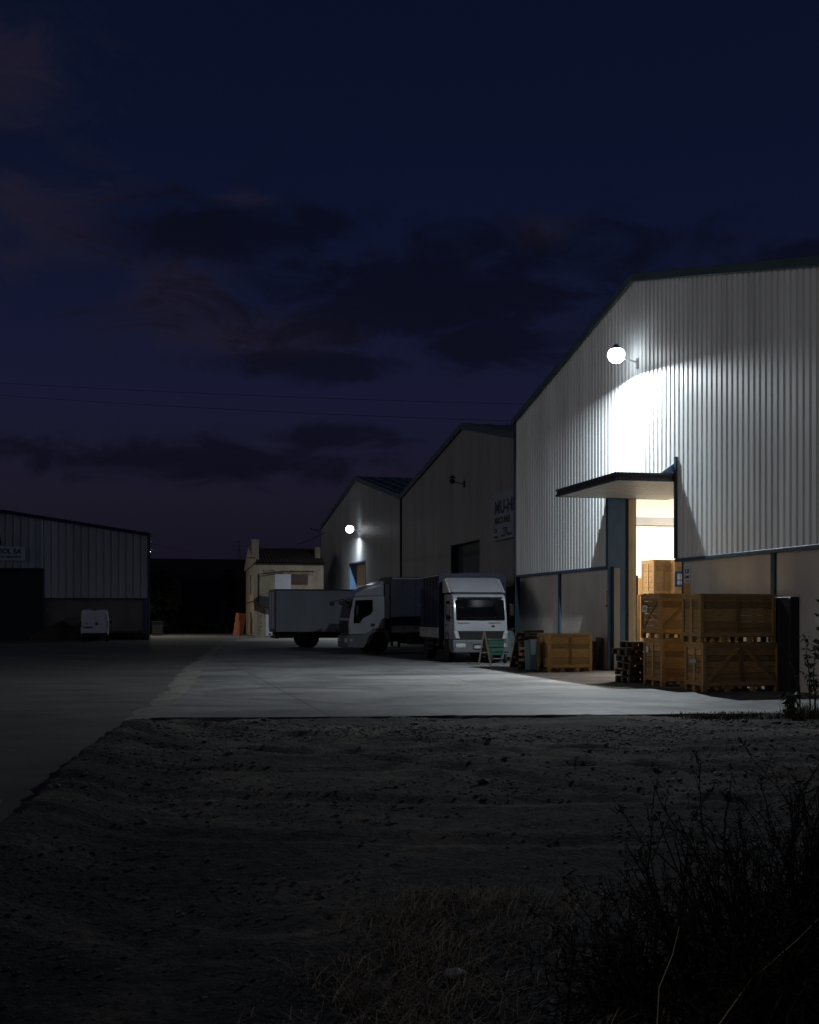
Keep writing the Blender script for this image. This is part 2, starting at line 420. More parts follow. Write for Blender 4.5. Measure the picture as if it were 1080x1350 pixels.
def shed(name, label, pts, frame_m, zc, u_lo, u_hi, open_list, clad, uc, depth_in, overl=.25, per=.25, fascia_h=.20, skirt=True, cdepth=.04):
    """a gabled shed seen on its gable; pts: roofline as (u, z); open_list: (u0, u1, top) of openings"""
    T = roofline(pts); root = thing(name, label, 'warehouse', A.w(frame_m, uc, 0), ANG)
    off = (0, uc, 0)
    mb = MB(); segs = []; cur = u_lo
    for a, b, t in sorted(open_list):
        segs.append((cur, a, zc)); segs.append((a, b, t)); cur = b
    segs.append((cur, u_hi, zc))
    for a, b, z in segs: corr(mb, a, b, z, lambda u: T(u)-.12, per=per, depth=cdepth)
    mb.build('cladding', clad, root, off)
    mb = MB(); low = [(u, z-fascia_h) for u, z in pts]; up = [(u, z+.02) for u, z in pts]
    for i in range(len(pts)-1):
        mb.prism([low[i], low[i+1], up[i+1], up[i]], 'x', -.15, -.06)
    mb.build('verge_flashing', M['fascia'], root, off, bevel=.01)
    mb = MB()
    for (u0,z0),(u1,z1) in zip(pts, pts[1:]):
        sl = (z1-z0)/(u1-u0)
        us = []; k = 0
        nrib = int(depth_in/1.0)
        vs = []
        for i in range(nrib+1):
            x = -.055 + depth_in*i/nrib
            vs += [(x,u0,z0),(x,u1,z1)]
        mb.add(vs, [(2*i,2*i+1,2*i+3,2*i+2) for i in range(nrib)])
        for i in range(nrib):
            x = .3 + depth_in*i/nrib
            mb.add([(x-.03,u0,z0+.003),(x,u0,z0+.05),(x+.03,u0,z0+.003),(x-.03,u1,z1+.003),(x,u1,z1+.05),(x+.03,u1,z1+.003)], [(0,3,4,1),(1,4,5,2)])
    mb.build('roof', M['roof'], root, off)
    return root, off, T

# --- near shed (the lit one)
du_n = A.hitx(893, 700)[1]; du_f = A.hitx(803, 700)[1]          # door jambs
e1 = A.hitx(680,555); ap = A.hitx(838,362); rp = A.hitx(1080,339)
slope = (ap[2]-rp[2])/(ap[1]-rp[1])
u_lo, u_hi = 20.6, A.hitx(681.5,600)[1]
ptsN = [(u_lo-.25, ap[2]-slope*(ap[1]-u_lo+.25)), (ap[1], ap[2]), (u_hi+.3, e1[2]+.02)]
DT = 5.55
near_shed, offN, TN = shed('warehouse', 'large lit pale grey ribbed warehouse with open bright doorway and concrete base', ptsN, 0, 3.16, u_lo, u_hi, [(du_n, du_f, DT)], M['clad'], 33.0, 38)
cu_n = A.hitx(901, 760, .10)[1]; cu_f = A.hitx(808.6, 780, .10)[1]
mb = MB()
for ua, ub in ((u_lo, cu_n), (cu_f, u_hi)): MB().box(.10, ua, 0, .32, ub, 3.10).build('base_wall', M['concrete_wall'], near_shed, offN)
# joints between the precast panels
mb = MB()
for px in (727,):
    u = A.hitx(px, 800, .10)[1]
mb.box(-.07, u_lo, 3.08, .13, du_n+.02, 3.165); mb.box(-.07, du_f-.02, 3.08, .13, u_hi, 3.165)
mb.build('drip_flashing', M['flash'], near_shed, offN, bevel=.006)
for px in (738.5, 1021):
    u = A.hitx(px, 800, .08)[1]
    MB().box(.055, u-.07, 0, .098, u+.07, 3.078).box(.03, u-.075, 0, .055, u+.075, 3.078).build('base_post', M['flash'], near_shed, offN)
MB().box(-.09, u_hi-.06, 0, .25, u_hi+.10, TN(u_hi)-.1).build('corner_flashing', M['dark_steel'], near_shed, offN)
# door frame
mb = MB()
mb.box(-.10, du_n-.10, 3.17, .30, du_n+.0, DT+.30); mb.box(.09, cu_n-.02, 0, .30, cu_n+.06, 3.08)
mb.box(-.06, du_f+.0, 3.17, -.045, du_f+.10, DT); mb.box(.06, cu_f-.08, 0, .099, cu_f+.06, 3.14)
mb.box(.0, du_n, DT-.02, .30, du_f, DT+.12)
mb.build('door_frame', M['dark_steel'], near_shed, offN)
mb = MB(); mb.box(-.04, du_f-.03, 0.0, .52, du_f+.04, DT-.03)
mb.build('door_jamb', M['blue_steel'], near_shed, offN)
MB().box(.53, du_f-.05, 0, .60, du_f+.2, DT-.05).build('door_seal', M['black_plastic'], near_shed, offN)
mb = MB(); mb.box(.62, du_f-.06, 0, .72, du_f+.25, DT+.6); mb.box(.75, du_f-.02, 0, .80, du_f+.25, DT+.6); mb.box(.70, du_f+.02, 0, .90, du_f+.25, DT+.6)
mb.build('door_guide', M['cream'], near_shed, offN)
# inside
ui0, ui1 = u_lo+.3, u_hi-.25
MB().box(-.03,u_lo-.02,0,38,u_lo+.10,TN(u_lo)-.12).build('side_wall', M['clad'], near_shed, offN)
MB().box(37.9,u_lo+.1,0,38,u_hi,7.6).build('rear_wall', M['clad'], near_shed, offN)
mb = MB()
mb.box(.36, ui1, 0, 30, ui1+.1, 7.3)
vsx = []
k = 0
x = .5
while x < 30:
    mb.box(x, ui1-.012, 0, x+.05, ui1+.0, 7.3); x += .33
mb.box(30, ui0, 0, 30.1, ui1, 7.3); mb.box(.36, ui0-.1, 0, 30, ui0, 7.3)
mb.box(.36, ui0, 7.3, 30, ui1, 7.4)
mb.box(.34, ui0, DT+.15, .36, ui1, 7.3); mb.box(.34, ui0, 0.02, .36, cu_n-.02, DT+.14); mb.box(.34, cu_f+.3, .02, .36, ui1, DT+.14)
mb.build('inner_lining', M['liner'], near_shed, offN)
hr = A.l(Vector((0,0,0)))
mb = MB(); mb.box(.5, ui1-.10, 5.12, 29, ui1-.02, 5.42); mb.box(.5, ui1-.10, 2.98, 29, ui1-.02, 3.10)
mb.build('wall_rail', M['sideboard'], near_shed, offN)
MB().box(.1, ui0, .0, 30, ui1, .02).build('inside_floor', M['pad'], near_shed, offN)
# tilt-up door standing open, half out
up_n, up_f = du_n+.06, du_f-.10
mb = MB(); zp = 5.22
mb.box(-1.66, up_n, zp, 2.0, up_f, zp+.05)
for i in range(16):
    x = -1.62 + i*.225
    mb.box(x, up_n+.02, zp-.012, x+.19, up_f-.02, zp)
door = thing('tilt_door', 'pale tilt-up door panel held open like a canopy over the bright doorway', 'door', A.w(-.8, (up_n+up_f)/2, zp), ANG)
offD = (-.8, (up_n+up_f)/2, zp)
mb.build('panel', M['door_panel'], door, offD)
mb = MB()
for z0, z1 in ((zp-.02, zp+.05), (zp+.14, zp+.20)):
    mb.box(-1.74, up_n-.03, z0, -1.66, up_f+.03, z1)
    mb.box(-1.66, up_n-.05, z0, 1.9, up_n-.003, z1); mb.box(-1.66, up_f+.003, z0, 1.9, up_f+.05, z1)
for i in range(7):
    u = up_n + .1 + i*(up_f-up_n-.2)/6
    mb.box(-1.72, u-.03, zp+.05, -1.68, u+.03, zp+.14)
for i in range(4):
    x = -1.3 + i*.55
    mb.box(x, up_n-.04, zp+.05, x+.05, up_n-.01, zp+.14)
mb.build('frame', M['dark_steel'], door, offD, bevel=.005)
mb = MB(); mb.box(-1.6, up_n+.06, zp+.09, 1.8, up_f-.06, zp+.13); mb.box(-1.70,up_n-.02,zp+.06,-1.69,up_f+.02,zp+.14); mb.box(-1.69,up_n-.02,zp+.06,1.8,up_n-.012,zp+.14); mb.box(-1.69,up_f+.012,zp+.06,1.8,up_f+.02,zp+.14); mb.build('backing', M['shutter'], door, offD)
MB().prism([(-.05,DT+.16),(-.42,zp+.24),(-.05,zp+.24)], 'y', up_n-.03, up_n-.005).build('lift_arm', M['blue_steel'], door, offD)

# --- middle shed, dark, set back
SB = (16.5-14.24)*CA
B2 = Fr(A.w(SB,0,0))
def P2(px, py): 
    q = B2.hitx(px, py); return (q[1], q[2])
v1 = P2(530,652); a2 = P2(611,558); r2 = P2(679,569)
sl2 = (a2[1]-r2[1])/(a2[0]-r2[0])
u2lo = 44.3
pts2 = [(u2lo, a2[1]-sl2*(a2[0]-u2lo)), a2, (v1[0], v1[1])]
o1 = P2(596,718)[0]; o2 = P2(633,714)[0]; ot = P2(596,719)[1]
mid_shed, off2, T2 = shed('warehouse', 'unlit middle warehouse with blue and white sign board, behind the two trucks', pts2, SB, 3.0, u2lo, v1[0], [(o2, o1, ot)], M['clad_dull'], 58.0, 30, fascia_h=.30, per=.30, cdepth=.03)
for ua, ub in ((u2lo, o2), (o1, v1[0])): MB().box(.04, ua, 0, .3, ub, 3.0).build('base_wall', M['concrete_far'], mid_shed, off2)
mb = MB(); mb.box(-.05, u2lo, 2.95, .1, o2, 3.04); mb.box(-.05, o1, 2.95, .1, v1[0], 3.04)
mb.box(-.05, o1, 3.0, .45, o1+.08, ot); mb.box(-.05, o2-.08, 3.04, .45, o2, ot+.02); mb.box(-.02, o2, ot-.02, .45, o1, ot+.06)
mb.build('flashing', M['dark_steel'], mid_shed, off2)
mb = MB(); mb.box(.35, o2, 0, .42, o1, ot-.02)
for i in range(1,5): mb.box(.34, o2, ot*i/5, .35, o1, ot*i/5+.03)
mb.build('door', M['dark_door'], mid_shed, off2)
MB().tube([(-.08, v1[0]-.02, 0), (-.08, v1[0]-.02, v1[1]-.2)], .07, 8).build('downpipe', M['black_plastic'], mid_shed, off2, smooth=True)

# --- far shed with its own lamp
a3 = P2(470,628); l3 = P2(424,693); u3 = v1[0]
pts3 = [(u3+.02, v1[1]), a3, (l3[0], l3[1])]
f1 = P2(461.5,745); f2 = P2(482.5,738)
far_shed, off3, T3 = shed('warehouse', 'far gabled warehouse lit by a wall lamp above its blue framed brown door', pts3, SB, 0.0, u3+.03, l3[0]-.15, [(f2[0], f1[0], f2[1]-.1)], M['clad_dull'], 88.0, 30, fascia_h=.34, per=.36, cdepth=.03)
MB().box(.0, f1[0]-.02, 0, 1.1, f1[0]+.06, f2[1]-.1).build('door_jamb', M['blue_steel'], far_shed, off3)
mb = MB(); mb.box(.55, f2[0], 0, .62, f1[0]-.03, f2[1]-.1)
for i in range(18): mb.box(.53, f2[0], i*.31, .55, f1[0]-.03, i*.31+.2)
mb.build('roller_door', M['roller'], far_shed, off3)
MB().box(-.06, f2[0]-.1, 0, .3, f2[0], f2[1]).box(-.06, f2[0], f2[1]-.1, .5, f1[0], f2[1]).build('door_frame', M['dark_steel'], far_shed, off3)

# --- sign board on the middle shed
s1 = P2(654,652); s2 = P2(654,714)
su = s1[0]; sw = 5.2
sgn = thing('sign_board', 'large white sign board with navy lettering on the dark middle warehouse', 'sign', B2.w(-.1, su-sw/2, s2[1]), ANG)
MB().box(-.05, -sw/2, 0, .03, sw/2, s1[1]-s2[1]).build('board', M['sign_dull'], sgn, bevel=.01)
hgt = s1[1]-s2[1]
text('lettering', 'MU-HER', .80, M['navy_ink'], sgn, (-.056, sw/2-.28, hgt-.95), ROT_SHED, sx=1.25, bold=.022)
text('lettering', 'BRICS INES', .42, M['black_ink'], sgn, (-.056, sw/2-.28, hgt-1.42), ROT_SHED, sx=1.1, bold=.012)
text('lettering', 'TEL.', .34, M['black_ink'], sgn, (-.056, sw/2-1.5, hgt-1.88), ROT_SHED, sx=1.3, bold=.012)
text('lettering', 'C.N.', .26, M['navy_ink'], sgn, (-.056, sw/2-.18, hgt-1.80), ROT_SHED, sx=1.0, bold=.006)
for ya, yb, za in ((.75,.2,.12),(1.8,1.25,.14),(2.7,1.95,.16)): MB().box(-.056,sw/2-ya,za,-.052,sw/2-yb,za+.09).build('small_print', M['black_ink'], sgn)

# ------------------------------------------------------------------ wall lamps
def wall_lamp(label, fr, u, z, arm, rise, watt, lit=True, rad=.25, group=None, rz=ANG, colr=(.86,.95,1.0), tilt=16, toward=6, spread=138):
    t = thing('wall_lamp', label, 'lamp', fr.w(-.04, u, z), rz, group)
    body = M['lamp_body'] if lit else M['unlit']
    MB().box(-.03,-.07,-.16,.03,.07,.12).build('wall_plate', body, t)
    MB().tube([(0,0,0),(-arm*.55,0,rise*.45),(-arm+.05,0,rise*1.05)], .028, 8).build('arm', body, t, smooth=True)
    hx, hz = -arm, rise+.02
    mb = MB(); mb.lathe([(.02,.25),(.06,.245),(.075,.20),(.11,.175),(.15,.14),(.185,.10),(.18,.095),(.10,.14)], (hx,0,hz+.06), 'z', 24)
    mb.build('housing', body, t, smooth=True)
    mb = MB(); mb.lathe([(.01,-rad*.95),(rad*.5,-rad*.84),(rad*.86,-rad*.48),(rad,-.0),(rad*.88,rad*.45),(rad*.6,rad*.75)], (hx,0,hz), 'z', 24)
    mb.build('lens', M['lamp_glow'] if lit else M['glass'], t, smooth=True)
    if lit:
        # the lamp's optic: a strong inner beam and a weaker wide one
        for share, sp in ((.30, spread), (.70, 172)):
            ld = bpy.data.lights.new('lamp_light', 'AREA'); ld.shape = 'DISK'; ld.size = .16; ld.energy = watt*share; ld.color = colr
            lo = bpy.data.objects.new('lamp_light', ld); col.objects.link(lo); lo.parent = t; lo.location = (hx,0,hz-rad-.03 - (.004 if sp == 172 else 0)); ld.spread = R(sp); lo.rotation_euler = Vector((math.tan(R(tilt)), math.tan(R(toward + (8 if sp < 170 else -7))), 1)).to_track_quat('Z','Y').to_euler()
    return t
q = A.hitx(843,478)
lampN = wall_lamp('big glaring white wall lamp above the open warehouse doorway', A, q[1], q[2], .66, .16, 1180)  # glowing globe built as wide as the lamp's glare, not its real glass
q = B2.hitx(475,700)
lampF = wall_lamp('smaller lit wall lamp on the far gabled warehouse', B2, q[1], q[2], .75, .10, 520, toward=0, rad=.30)  # globe widened further to take the shape of this lamp's glare
q = B2.hitx(613,638)
wall_lamp('unlit floodlight bracket high on the dark middle warehouse wall', B2, q[1], q[2], .62, .10, 0, lit=False, rad=.14)

# ------------------------------------------------------------------ left warehouse
C = Fr((-17.56, 76.8, 0))
def PL(px, py): 
    q = C.hity(px, py); return (q[0], q[2])
cz = PL(100,789)[1]; ez = PL(197,703)[1]; rx, rz_ = PL(4,672.5)
W2 = rx*2
left = thing('warehouse', 'dark unlit warehouse across the road with white van parked at its front', 'warehouse', C.w(rx,0,0), ANG)
offL = (rx,0,0)
TL = roofline([(W2, ez),(rx, rz_),(0, ez)])
dx1 = PL(55,760)[0]; dx0 = dx1-4.6; dz = PL(55,751)[1]
def corry(mb, x0, x1, zb, top, per=.48, depth=.05):
    xs = []; k = math.floor(x0/per)
    while k*per < x1:
        b = k*per
        for du, dm in ((0,-depth),(per*.68,-depth),(per*.74,0),(per*.92,0)):
            if x0 < b+du < x1: xs.append((b+du, dm))
        k += 1
    xs = [(x0,0)]+xs+[(x1,0)]; v = []
    for x, m in xs: v += [(x,m,zb),(x,m,top(x))]
    mb.add(v, [(2*i,2*i+2,2*i+3,2*i+1) for i in range(len(xs)-1)])
mb = MB(); t_ = lambda x: TL(x)-.1
corry(mb, W2, dx0, cz, t_); corry(mb, dx0, dx1, dz, t_); corry(mb, dx1, 0, cz, t_)
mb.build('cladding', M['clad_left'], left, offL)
mb = MB(); mb.box(0.02,.05,0,-.25,30,ez-.1); mb.box(W2,.05,0,W2+.25,30,ez-.1); mb.box(W2,29.8,0,0,30,ez-.1); mb.build('side_wall', M['clad_left'], left, offL)
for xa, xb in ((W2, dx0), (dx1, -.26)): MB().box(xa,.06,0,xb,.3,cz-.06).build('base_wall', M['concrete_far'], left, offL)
mb = MB()
for (xa,za),(xb,zb) in (((W2,ez),(rx,rz_)),((rx,rz_),(0,ez))):
    mb.prism([(xa,za-.22),(xb,zb-.22),(xb,zb+.02),(xa,za+.02)], 'y', -.18, -.07)
mb.box(W2,-.07,cz-.06,dx0,.1,cz+.03); mb.box(dx1,-.07,cz-.06,0,.1,cz+.03); mb.box(-.08,-.09,cz+.03,.06,.06,ez-.2)
mb.build('flashing', M['dark_steel'], left, offL)
mb = MB()
for (xa,za),(xb,zb) in (((W2-.2,ez-.04),(rx,rz_)),((rx,rz_),(.2,ez-.04))):
    mb.add([(xa,-.06,za),(xb,-.06,zb),(xb,30,zb),(xa,30,za)], [(0,1,2,3)])
mb.build('roof', M['roof'], left, offL)
MB().box(-.42,-.10,0,-.02,.055,cz-.07).build('corner_post', M['flash'], left, offL)
mb = MB(); mb.box(dx0,.2,0,dx1,.26,dz)
for i in range(1,6): mb.box(dx0,.18,dz*i/6,dx1,.2,dz*i/6+.05)
mb.build('door', M['dark_door'], left, offL)
MB().box(dx1,-.06,0,dx1+.14,.2,dz+.1).box(dx0-.14,-.06,0,dx0,.2,dz+.1).box(dx0,-.06,dz,dx1,.2,dz+.1).build('door_frame', M['dark_steel'], left, offL)
text('graffiti', 'S', .45, M['grey_board'], left, (PL(60,806)[0]-rx, .056, PL(60,806)[1]-.1), ROT_FRONT, sx=1.0)
s = PL(33.5,721); s_b = PL(33.5,739)
ls = thing('sign_board', 'long pale sign board with dark lettering over the dark doorway across the road', 'sign', C.w(s[0]-2.1,-.12,s_b[1]), ANG)
MB().box(-2.1,-.04,0,2.1,.05,s[1]-s_b[1]).build('board', M['sign_white'], ls)
text('lettering', 'STO SEOL SA', .46, M['navy_ink'], ls, (1.85,-.046,.44), ROT_FRONT, 'RIGHT', sx=.95, bold=.012)
text('lettering', 'TRABAJOS EN MADERA', .24, M['black_ink'], ls, (1.85,-.046,.14), ROT_FRONT, 'RIGHT', sx=.95, bold=.004)
q = C.hity(4,716)
wl = wall_lamp('unlit dark lamp arm above the sign board across the road', C, 0, 0, .5, .1, 0, lit=False, rad=.14)
wl.location = C.w(q[0]-.2, -.05, q[2]); wl.rotation_euler = (0,0,ANG+R(90))
# lamp on the side of the left warehouse, lighting the lane behind it
lampL = wall_lamp('small lit lamp on the far side corner of the dark warehouse', C, 0, 0, .16, .05, 280, rad=.02, colr=(1.0,.90,.72), tilt=15, toward=0)
lampL.location = C.w(.03, 12.0, 6.5); lampL.rotation_euler = (0,0,ANG+R(180))

# ------------------------------------------------------------------ old house
Hh = Fr((-12.3, 90.0, 0))
house = thing('house', 'small old plastered house with tiled roof between the sheds', 'house', Hh.o, ANG)
hw, hd, he, hr_ = 5.55, 7.0, 5.75, 7.0
mb = MB(); mb.prism([(0,-.3),(hd,-.3),(hd,he-.3),(hd/2,hr_-.12),(0,he)], 'x', 0, hw); mb.build('wall', M['plaster'], house)
mb = MB()
k = 0; per = .26; vs = []
def tile_strip(xa, xb, y0, z0, y1, z1):
    n = int((xb-xa)/per); v = []; seg = 5
    for i in range(n*seg+1):
        x = xa + (xb-xa)*i/(n*seg); h = .07*abs(math.sin(math.pi*i/seg))
        v.append((x,y0,z0+h)); v.append((x,y1,z1+h))
    mb.add(v, [(2*i,2*i+2,2*i+3,2*i+1) for i in range(n*seg)])
    mb.add([(xa,y0,z0-.06),(xb,y0,z0-.06),(xb,y1,z1-.06),(xa,y1,z1-.06)], [(0,1,2,3)])
tile_strip(.12, hw+.1, -.35, he+.02, hd/2, hr_+.06); tile_strip(.12, hw+.1, hd+.35, he-.3, hd/2, hr_+.06)
for i in range(21): mb.lathe([(.10,0),(.13,.03),(.11,.26)], (.15+i*.26, hd/2, hr_+.06), 'x', 8)
mb.build('roof', M['tile'], house)
mb = MB(); mb.prism([(-.02,he-.1),(-.02,he+.35),(hd/2,hr_+.28),(hd+.1,he-.05),(hd+.1,he-.4)], 'x', -.12, .16); mb.build('parapet', M['plaster'], house)
mb = MB(); mb.box(-.1,.4,he+.2,.42,.95,hr_+.55); mb.box(-.14,.36,hr_+.55,.46,.99,hr_+.65); mb.build('chimney', M['plaster'], house)
MB().box(hw-.5,1.0,he+.3,hw-.1,1.5,hr_+.15).build('chimney', M['plaster'], house)
def PH(px,py): q = Hh.hity(px,py); return q[0], q[2]
x0,z1 = PH(384,757); x1,z0 = PH(406,771)
w_ = MB().box(x0,-.03,z0,x1,.05,z1).build('window', M['shutter'], house)
mb = MB()
for i in range(7): 
    xx = x0 + (x1-x0)*(i+.5)/7; mb.box(xx-.01,-.045,z0+.02,xx+.01,-.03,z1-.02)
mb.build('shutter_slats', M['dark_steel'], w_)
x0b,z1b = PH(362.5,757); MB().box(x0b,-.02,z0-2.0,x0-.02,.05,z1b).build('boarding', M['grey_board'], house)
x0,z1 = PH(350,801); x1,z0 = PH(355,831); MB().box(x0,-.05,0,x1+.4,.03,z1).build('door', M['grey_board'], house)
# end wall window and details
MB().box(-.03,2.0,3.35,.03,2.9,4.9).build('window', M['glass'], house)
MB().box(-.05,1.85,3.25,.02,2.0,5.0).box(-.05,2.9,3.25,.02,3.05,5.0).box(-.05,2.0,4.9,.02,2.9,5.0).build('window_frame', M['grey_board'], house)
MB().box(-.02,2.1,0.1,.02,3.0,1.9).build('door', M['shutter'], house, label='narrow brown side door in the end wall')
mb = MB()
mb.tube([(-.05,.2,2.75),(.2,-.05,2.8),(1.2,-.05,2.85)], .025); mb.tube([(-.05,6.5,2.65),(-.05,.0,2.75)], .025)
mb.tube([(.35,-.06,2.6),(.38,-.06,4.9),(1.0,-.06,4.95),(2.2,-.06,5.1),(4.8,-.06,5.15)], .03); mb.tube([(.38,-.06,4.7),(2.3,-.06,5.0)], .02)
mb.build('cable_run', M['cable'], house)
rs = random.Random(5)
def jag(pts_a, pts_b, nm):
    mb = MB(); n = len(pts_a); v = []
    for p, q_ in zip(pts_a, pts_b): v += [(p[0],-.006,p[1]),(q_[0],-.006,q_[1])]
    mb.add(v, [(2*i,2*i+1,2*i+3,2*i+2) for i in range(n-1)]); mb.build(nm, M['stain'], house)
jag([(.26+rs.uniform(-.05,.05), .1+.1*i) for i in range(24)], [(.62+rs.uniform(-.22,.16)-.008*i, .1+.1*i) for i in range(24)], 'damp_stain')
jag([(.7+.2*i, 4.86+rs.uniform(-.06,.06)) for i in range(21)], [(.7+.2*i, 5.2+rs.uniform(-.15,.08)) for i in range(21)], 'soot_stain')
jag([(.30+rs.uniform(-.03,.03), 2.9+.1*i) for i in range(20)], [(.48+rs.uniform(-.05,.06), 2.9+.1*i) for i in range(20)], 'cable_stain')
aw = thing('awning', 'black rusty awning box hung on the old house wall', 'awning', Hh.w(.95,-.03,2.2), ANG)
mb = MB(); mb.prism([(-.55,1.0),(.55,.75),(.75,-.05),(.4,-.12),(-.55,.25)], 'y', -.5, 0); mb.build('hood', M['chassis'], aw)
MB().beam((-.6,-.5,1.02),(1.2,-.5,1.45),.03,.03).beam((-.5,0,.2),(-.5,-.5,.9),.03,.03).build('bracket', M['chassis'], aw)
# orange crates stacked beside it
oc = None
for i in range(9):
    lbl = ['bottom','second','third','fourth','fifth','sixth','seventh','eighth','topmost'][i]
    loc = Vector((-13.75, 91.2, 0)) + Vector((.028*i, .0, .0 + .20*i))
    lab = 'orange plastic crate, %s in the leaning stack by the old house' % (lbl if i in (0,8) else lbl + ' from the ground')
    if oc is None:
        mb = MB()
        mb.box(-.36,-.25,.0,.36,.25,.02)
        for sx in (-1,1): mb.box(sx*.36-.012,-.25,0,sx*.36+.012,.25,.185); mb.box(-.36,sx*.25-.012,0,.36,sx*.25+.012,.185)
        for sx in (-1,1):
            mb.box(-.38,sx*.26-.015,.165,.38,sx*.26+.015,.195); mb.box(-.38,sx*.26-.015,.0,.38,sx*.26+.015,.025)
            for k in range(6): xk = -.35+k*.14; mb.box(xk-.012,sx*.265-.012,.025,xk+.012,sx*.265+.012,.165)
        o = mb.build('plastic_crate', M['orange_plastic']); oc = o
    else:
        o = oc.copy(); col.objects.link(o)
    tag(o, lab, 'crate', 'orange plastic crates in a leaning stack'); o.location = loc; o.rotation_euler = (0, R(4), ANG + .03*math.sin(i*2.1))

# ------------------------------------------------------------------ vehicles
def wheel(parent, x, y, r, w, side, name='wheel', hub=True):
    mb = MB(); s = side
    mb.lathe([(r*.60,-w/2),(r*.93,-w/2),(r,-w*.38),(r,w*.38),(r*.93,w/2),(r*.60,w/2)], (x,y,r), 'x', 26)
    t = mb.build(name, M['rubber'], parent, smooth=True, sharp=40)
    mb = MB(); mb.lathe([(r*.60,-w*.4*s),(r*.62,w*.42*s),(r*.56,w*.40*s),(r*.50,w*.22*s),(r*.30,w*.26*s),(r*.26,w*.44*s),(r*.05,w*.46*s)], (x,y,r), 'x', 22)
    for k in range(10):
        a = 2*math.pi*k/10; mb.lathe([(.018,0),(.018,.03*s),(.005,.035*s)], (x+w*.24*s, y+r*.41*math.cos(a), r+r*.41*math.sin(a)), 'x', 6)
    mb.build('rim', M['rim'], t, smooth=True)
    return t

def mirror(parent, x, y, z, s):
    m_ = MB().box(x-.06,y-.05,z-.22,x+.10,y+.05,z+.20).build('mirror', M['black_plastic'], parent, bevel=.03, seg=2, smooth=True)
    MB().tube([(x-.22*s,y+.12,z+.22),(x,y,z+.25),(x,y,z-.25),(x-.22*s,y+.12,z-.28)], .015).build('mirror_arm', M['black_plastic'], m_)
    return m_

def curtain_box(t, y0, y1, w, zb, zs, zt, ribs):
    """blue curtain sided body: tarpaulin, pale drop sides, roof rail"""
    mb = MB(); hw_ = w/2
    n = max(6, int((y1-y0)/.32)); ringsL = []
    for s in (-1,1):
        v = []
        for i in range(n+1):
            y = y0+.04 + (y1-y0-.08)*i/n; off = .012*math.sin(i*2.2)+.008*random.uniform(-1,1)
            v += [(s*(hw_-.02+off),y,zs),(s*(hw_-.005+off*.6),y,(zs+zt)/2),(s*(hw_-.02),y,zt-.06)]
        mb.add(v, [(3*i+k,3*i+3+k,3*i+4+k,3*i+1+k) for i in range(n) for k in (0,1)])
    for k in range(1, int((y1-y0)/.55)):            # tension straps
        for s in (-1,1): mb.box(s*(hw_-.01),y0+.55*k-.022,zs-.12,s*(hw_+.014),y0+.55*k+.022,zt-.10)
    mb.box(-hw_+.03,y0,zb+.02,hw_-.03,y0+.05,zt-.02); mb.box(-hw_+.03,y1-.05,zb+.02,hw_-.03,y1,zt-.02)
    mb.build('curtain', M['navy_tarp'], t, smooth=True)
    mb = MB(); mb.prism([(-hw_,zt-.08),(hw_,zt-.08),(hw_-.03,zt-.01),(0,zt+.05),(-hw_+.03,zt-.01)], 'y', y0-.005, y1+.005)
    mb.build('roof', M['navy_tarp'], t)
    for s in (-1,1): MB().box(s*(hw_-.02),y0,zt-.07,s*(hw_+.008),y1,zt-.03).build('roof_rail', M['sideboard'], t)
    for s in (-1,1):
        mb = MB(); mb.box(s*(hw_-.03),y0,zb,s*(hw_+.004),y1,zs)
        k = int((y1-y0)/ribs)
        for i in range(k+1):
            y = y0+.03 + (y1-y0-.08)*i/k; mb.box(s*(hw_-.01),y,zb+.02,s*(hw_+.02),y+.03,zs-.02)
        mb.box(s*(hw_-.01),y0,zs-.03,s*(hw_+.018),y1,zs); mb.box(s*(hw_-.01),y0,zb,s*(hw_+.018),y1,zb+.03)
        mb.build('sideboard', M['sideboard'], t)
    MB().box(-hw_+.04,y0+.02,zb-.08,hw_-.04,y1-.02,zb+.03).build('load_bed', M['chassis'], t)
    for s in (-1,1):
        MB().box(s*(hw_-.04),y0-.01,zb,s*(hw_+.012),y0+.06,zt-.02).build('corner_post', M['navy_tarp'], t)

# ---- truck facing us
TR = thing('truck', 'white cab truck facing the yard with roof deflector and navy curtain body', 'truck', (2.50, 39.78, .012), R(10.9))
cw = .955
prof = [(.02,.80),(.0,1.10),(.03,1.46),(.22,2.20),(.30,2.33),(.45,2.40),(1.62,2.42),(1.62,.85),(1.55,.80)]
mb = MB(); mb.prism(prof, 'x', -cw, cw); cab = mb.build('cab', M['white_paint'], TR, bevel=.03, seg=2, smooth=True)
MB().prism([(.018,1.49),(.20,2.19),(.17,2.20),(-.012,1.495)], 'x', -.87, .87).build('windscreen', M['glass'], TR, bevel=.012)
MB().beam((-.75,-.03,1.53),(-.05,.0,1.60),.02,.012).beam((-.1,-.03,1.53),(.6,.0,1.60),.02,.012).build('wiper', M['black_plastic'], TR)
MB().box(-.86,-.03,.84,.86,.06,1.11).box(-.80,-.045,.93,.80,-.03,.95).box(-.80,-.045,1.02,.80,-.03,1.04).build('grille', M['black_plastic'], TR, bevel=.01)
mb = MB(); mb.box(-1.02,-.09,.34,1.02,.30,.80); mb.build('bumper', M['grey_plastic'], TR, bevel=.05, seg=2, smooth=True)
MB().box(-.30,-.105,.46,.34,-.08,.66).build('number_plate_recess', M['black_plastic'], TR)
MB().box(-.26,-.115,.50,.26,-.104,.61).build('number_plate', M['sideboard'], TR)
